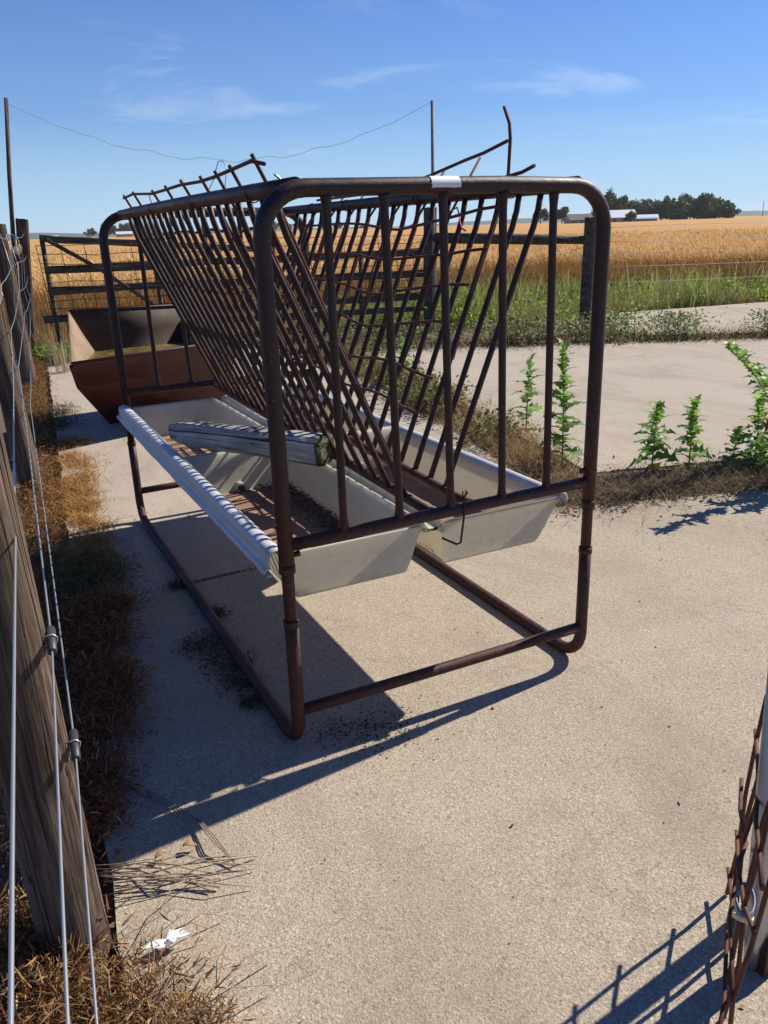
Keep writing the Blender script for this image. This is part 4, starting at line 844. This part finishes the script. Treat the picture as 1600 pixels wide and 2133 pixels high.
# ------------------------------------------------------------------ prickly lettuce weeds, each with its own leaves
def leaf_mesh(seed, col):
    rd = random.Random(seed); n = 12; vs = []; cs = []
    for i in range(n):
        t = i / (n - 1); env = .20 * math.sin(math.pi * min(1, .12 + t * .9)) ** .7 * (1 - .25 * t)
        lobe = 1.25 if i % 3 == 1 else (.42 if i % 3 == 0 else .62); wl = env * lobe * rd.uniform(.85, 1.15); wr = env * lobe * rd.uniform(.85, 1.15)
        if i == n - 1: wl = wr = .004
        x = t; zc_ = .16 * math.sin(t * 2.2) - .28 * t * t; bk = -.06 if i % 3 == 1 else .02
        vs += [(x + bk, wl, zc_ + wl * .35 + rd.gauss(0, .012)), (x, 0, zc_), (x + bk, -wr, zc_ + wr * .35 + rd.gauss(0, .012))]
        for k in range(3): f_ = rd.uniform(.85, 1.15) * (1.25 if k == 1 else 1); cs.append([c * f_ for c in col])
    fs = [(i * 3 + j, i * 3 + j + 1, (i + 1) * 3 + j + 1, (i + 1) * 3 + j) for i in range(n - 1) for j in range(2)]
    me = bpy.data.meshes.new('leaf'); me.from_pydata(vs, [], fs); at = me.color_attributes.new('Col', 'FLOAT_COLOR', 'POINT')
    for i, c in enumerate(cs): at.data[i].color = (*c, 1)
    me.polygons.foreach_set('use_smooth', [True] * len(fs)); me.materials.append(LEAF); return me
LM = [leaf_mesh(i, c) for i, c in enumerate([(.15, .27, .05), (.19, .32, .06), (.12, .22, .045), (.25, .36, .08)])]
LY = leaf_mesh(20, (.50, .38, .04)); LB = leaf_mesh(21, (.30, .13, .05)); STEM = m_plain('lettuce_stem', (.22, .26, .12), .6, var=.2)
def lettuce(base, H, lean, label, n=26, lsize=.10, yellow=0, az0=None, bare=.12):
    root = empty('lettuce_weed', base, label, 'weed', 'prickly lettuce weeds in the slab joints'); base = Vector(base); lx, ly = lean
    def at(t): return Vector((lx * t * t * H, ly * t * t * H, H * t * (1 - .25 * math.hypot(lx, ly) * t)))
    MB().tube([base + at(i / 8) for i in range(9)], [lerp(.006, .002, i / 8) for i in range(9)], 7).build('stem', STEM, root)
    az = random.uniform(0, 6)
    for i in range(n):
        t = bare + (1 - bare) * (i / (n - 1)) ** .85; az += 2.4 + random.gauss(0, .3); s = lsize * 2.0 * (1.1 - .62 * t) * random.uniform(.75, 1.2); pitch_ = lerp(-.05, 1.0, t ** 2) + random.gauss(0, .18)
        me = LM[random.randrange(4)]
        if yellow and i < yellow: me = LB if i % 2 else LY
        o = bpy.data.objects.new('leaf', me); COL.objects.link(o); o.parent = root; o.location = at(t); o.scale = (s, s * random.uniform(1.5, 2.1), s)
        o.rotation_euler = (random.gauss(0, .25), -pitch_ + (1.2 if me in (LB, LY) else 0), az)
lettuce((2.47, 1.90, -.03), .76, (-.02, .02), 'tallest bright green lettuce weed just left of the near right leg', 44, .082)
lettuce((2.845, 1.53, -.03), .41, (.03, 0), 'green lettuce weed right of the feeder, left one of a close pair', 30, .082, 3)
lettuce((3.085, 1.47, -.03), .42, (.0, .0), 'green lettuce weed right of the feeder, right one of a close pair', 32, .078, 2)
lettuce((3.65, 1.30, -.03), .90, (-.60, .0), 'leaning lettuce weed with yellow and brown lower leaves at right', 44, .072, 10, bare=.25)
lettuce((3.56, 1.00, -.03), .80, (-.80, -.17), 'low sprawling lettuce weed past the right edge whose shadow crosses the slab', 36, .10)
lettuce((3.36, 1.20, -.03), .20, (.05, 0), 'short green lettuce weed below the leaning yellowed one', 14, .09)
lettuce((3.60, 1.42, -.03), .40, (-.05, .0), 'upright lettuce weed between the leaning one and the right edge', 26, .08)
lettuce((3.30, 1.34, -.03), .26, (.1, .0), 'small lettuce weed right of the close pair', 18, .075)
lettuce((3.74, 1.25, -.03), .36, (.0, .0), 'green lettuce weed cut by the right edge of the picture', 20, .10)
lettuce((3.62, .93, -.03), .62, (-.25, -.12), 'upright lettuce weed beside the leaning one at the right edge', 30, .11)
lettuce((3.95, .92, -.03), .66, (-.1, .0), 'large lettuce weed rightmost in the transverse joint', 28, .11)
lettuce((2.90, 2.85, -.03), .52, (.04, 0), 'slender lettuce weed standing in dry grass behind the right trough', 22, .085)
lettuce((3.02, 5.0, -.03), .42, (.0, 0), 'small lettuce weed far back in the grassy joint', 16, .10)

# ------------------------------------------------------------------ far trees, farm buildings, hills
def crown_mesh(seed, n, shape):
    g = np.random.default_rng(seed); cl = []
    for _ in range(26 if shape != 'cone' else 30):
        u = g.normal(size=3); u /= np.linalg.norm(u); r_ = g.random() ** .4
        p = u * r_ * np.array([.5, .5, .42]) * .82
        if shape == 'cone': h_ = g.random(); p = np.array([u[0], u[1], 0]) * (.34 * (1 - h_)) * r_; p[2] = h_ - .5
        cl.append((p, g.uniform(.10, .19)))
    i = g.integers(0, len(cl), n); c = np.array([cl[k][0] for k in i]); s = np.array([cl[k][1] for k in i])[:, None]
    u = g.normal(size=(n, 3)); u /= np.linalg.norm(u, axis=1)[:, None]; P = c + u * s * g.random((n, 1)) ** .5
    d = g.normal(size=(n, 3)); d /= np.linalg.norm(d, axis=1)[:, None]; q = np.cross(d, g.normal(size=(n, 3))); q /= np.linalg.norm(q, axis=1)[:, None]
    sz = g.uniform(.022, .05, (n, 1)); V = np.stack([P - d * sz - q * sz * .6, P + d * sz - q * sz * .6, P + d * sz + q * sz * .6, P - d * sz + q * sz * .6], 1)
    col = np.array([.070, .112, .034]) * g.uniform(.65, 1.35, (n, 1)) * np.array([1, 1, 1]); Q = np.arange(n * 4).reshape(n, 4)
    o = big_mesh('crown', V.reshape(-1, 3), Q, np.repeat(col[:, None, :], 4, 1).reshape(-1, 3), TREEL); me = o.data; bpy.data.objects.remove(o); return me
CR = [crown_mesh(i, 2400, 'round') for i in range(4)] + [crown_mesh(9, 1300, 'cone')]
def trunk_mesh(seed):
    rd = random.Random(seed); mb = MB(); mb.tube([(0, 0, 0), (.01, 0, .2), (.0, .01, .45), (.01, 0, .75)], [.035, .026, .020, .008], 8)
    for k in range(6):
        a = k * 1.05 + rd.random(); z = rd.uniform(.3, .55); mb.tube([(0, 0, z), (.12 * math.cos(a), .12 * math.sin(a), z + .10), (.27 * math.cos(a), .27 * math.sin(a), z + .22)], [.013, .009, .003], 6)
    o = mb.build('trunk', BARK); me = o.data; bpy.data.objects.remove(o); return me
TR = [trunk_mesh(i) for i in range(3)]
def tree(bear, d, H, Wd, k, label, group, z=-.07, name='tree'):
    x, y = CAM.x + d * math.sin(bear), CAM.y + d * math.cos(bear)
    root = empty(name, (x, y, z), label, 'tree', group)
    t = bpy.data.objects.new('trunk', TR[k % 3]); COL.objects.link(t); t.parent = root; t.scale = (H, H, H)
    c = bpy.data.objects.new('crown', CR[k]); COL.objects.link(c); c.parent = root
    low = .02 if group and 'wood' in group else .22
    if k == 4: c.scale = (Wd, Wd, H * .95); c.location = (0, 0, H * .54)
    else: hgt = H * (1 - low); c.scale = (Wd, Wd, hgt / .80); c.location = (0, 0, H * low + hgt / 2)
    c.rotation_euler = (0, 0, random.uniform(0, 6.3))
ords = ['first', 'second', 'third', 'fourth', 'fifth', 'sixth', 'seventh', 'eighth', 'ninth', 'tenth', 'eleventh', 'twelfth', 'thirteenth', 'fourteenth', 'fifteenth', 'sixteenth']
wood = [(.752, .0175), (.763, .0185), (.773, .0200), (.783, .0195), (.792, .0225), (.801, .0215), (.809, .0235), (.817, .0215), (.824, .0240), (.832, .0205), (.839, .0195), (.846, .0170), (.852, .0150)]
for i, (b, e) in enumerate(wood):
    d = 420 + random.uniform(-12, 30); tree(b, d, e * d + 1.5, random.uniform(10.5, 13), i % 4, ords[i] + ' tree from the left in the long dark wood on the right horizon', 'trees of the wood on the horizon')
for i, b in enumerate((.757, .778, .797, .813, .828, .843)):
    d = 455; tree(b, d, .0185 * d + 1.5, 15, (i + 1) % 4, ords[i] + ' tree from the left in the back row of the wood', 'back trees of the wood')
tree(.729, 360, .0345 * 360, 9.0, 1, 'tallest tree behind the barns, right of the feeder corner', None)
tree(.742, 375, .029 * 375, 8.0, 2, 'broad tree behind the white barn roof', None)
tree(.7125, 350, .0275 * 350, 6.5, 4, 'dark conifer seen through the corner of the feeder hoop', None)
tree(.651, 400, .0150 * 400 + 1.4, 8.0, 0, 'left one of two round trees seen through the feeder end bars', None)
tree(.675, 400, .0172 * 400 + 1.4, 10.0, 3, 'right one of two round trees seen through the feeder end bars', None)
tree(.7505, 300, .0085 * 300 + 1.4, 5.5, 1, 'low round bush between the two barns', None, name='bush')
for i, (b, d, e, w_) in enumerate(((.1385, 850, .0095, 12), (.157, 850, .0145, 15), (.166, 850, .0115, 11), (.176, 850, .0145, 15), (.186, 850, .0125, 14))): tree(b, d, e * d + 1.4, w_, i % 4, ords[i] + ' tree from the left in the cluster on the far left horizon', 'left horizon trees')
for i, (b, d, e, w_) in enumerate(((.342, 700, .012, 13), (.358, 700, .010, 11), (.374, 700, .012, 13), (.402, 800, .0095, 13), (.416, 800, .0085, 13), (.446, 900, .004, 12), (.505, 900, .004, 12))): tree(b, d, e * d + 1.4, w_, (i + 2) % 4, ords[i] + ' tree from the left in the row seen through the rack slats', 'trees seen through the rack')
ROOFW = m_plain('pale_metal_roof', (.72, .74, .76), .45, 0.2, var=.05); SIDING = m_plain('grey_siding', (.30, .29, .27), .8, var=.15); DARKROOF = m_plain('dark_roof', (.09, .08, .08), .8, var=.2); PANE = m_plain('window_pane', (.03, .035, .04), .15)
def house(bear, d, wid, dep, eave, ridge, rot, roofm, label, name, wins=0):
    x, y = CAM.x + d * math.sin(bear), CAM.y + d * math.cos(bear); root = empty(name, (x, y, -.07), label, 'building'); root.rotation_euler = (0, 0, -bear + rot)
    a, b = wid / 2, dep / 2
    mb = MB(); mb.add([(-a, -b, 0), (a, -b, 0), (a, b, 0), (-a, b, 0), (-a, -b, eave), (a, -b, eave), (a, b, eave), (-a, b, eave), (-a, 0, ridge - .1), (a, 0, ridge - .1)], [(0, 1, 5, 4), (1, 2, 6, 9, 5), (2, 3, 7, 6), (3, 0, 4, 8, 7)])
    o = mb.build('wall', SIDING); o.parent = root
    ov = .5; mb = MB(); mb.add([(-a - ov, -b - ov, eave - .25), (a + ov, -b - ov, eave - .25), (a + ov, 0, ridge), (-a - ov, 0, ridge), (-a - ov, b + ov, eave - .25), (a + ov, b + ov, eave - .25)], [(0, 1, 2, 3), (3, 2, 5, 4)])
    o = mb.build('roof', roofm); o.parent = root; md = o.modifiers.new('t', 'SOLIDIFY'); md.thickness = .15
    for k in range(wins):
        o = MB().box((lerp(-a + 1.2, a - 1.2, k / max(1, wins - 1)), -b - .03, eave * .55), (.9, .08, 1.1)).build('window', PANE); o.parent = root
house(.7395, 330, 9.0, 9.0, 2.6, 5.0, .25, ROOFW, 'grey barn with a pale metal roof behind the feeder right leg', 'barn', 2)
house(.7660, 330, 8.0, 6.0, 2.0, 3.1, .1, ROOFW, 'low shed with a pale roof right of the round bush', 'shed', 1)
house(.6935, 340, 9.0, 8.0, 2.2, 4.2, .35, DARKROOF, 'dark roofed farmhouse seen between the feeder end bars', 'farmhouse', 3)
house(.1745, 820, 14.0, 9.0, 3.6, 5.6, .1, ROOFW, 'small white roofed building beneath the far left trees', 'farm_building', 3)
house(.098, 900, 12.0, 8.0, 2.6, 4.2, .1, ROOFW, 'tiny pale building left of the gate top on the horizon', 'farm_building', 2)
for i, (b, d, h) in enumerate(((.8855, 600, 10.2), (.6185, 650, 8.0))):
    x, y = CAM.x + d * math.sin(b), CAM.y + d * math.cos(b); o = MB().tube([(x, y, -.07), (x, y, h)], [.22, .16], 8).build('utility_pole', BARK, rel=(x, y, -.07)); tag(o, ['thin utility pole on the right horizon past the wood', 'thin utility pole seen through the feeder end bars'][i], 'pole')
hv = []; hf = []; HN = 160; rows_ = [(2300, 0), (2450, .7), (2700, 1.0), (3300, .9), (4200, 0)]
for i in range(HN + 1):
    b = lerp(-.9, 1.9, i / HN); hgt = 11 + 4 * math.sin(b * 9 + 1) + 3 * math.sin(b * 23) + 1.2 * math.sin(b * 91) + random.gauss(0, .6)
    for d, k in rows_: hv.append((CAM.x + d * math.sin(b), CAM.y + d * math.cos(b), -.5 + hgt * k))
mb = MB(); m = len(rows_); mb.add(hv, [(i * m + j, (i + 1) * m + j, (i + 1) * m + j + 1, i * m + j + 1) for i in range(HN) for j in range(m - 1)], True)
tag(mb.build('distant_hills', m_plain('wooded_hill', (.055, .075, .045), .95, var=.3)), kind='structure')

# ------------------------------------------------------------------ air
hb = MB(); hb.box((0, 1500, 19.2), (9600, 7600, 40.6)); ho = hb.build('haze', m_plain('haze_air', (1, 1, 1)))
hn = ho.data.materials[0].node_tree; hn.nodes.remove(hn.nodes['Principled BSDF']); pv = hn.nodes.new('ShaderNodeVolumePrincipled')
pv.inputs['Color'].default_value = (.90, .95, 1.0, 1); pv.inputs['Density'].default_value = 0.00010; pv.inputs['Anisotropy'].default_value = 0.2
hn.links.new(pv.outputs[0], hn.nodes['Material Output'].inputs['Volume']); tag(ho, 'thin summer haze over the whole place', 'haze', kind='stuff')
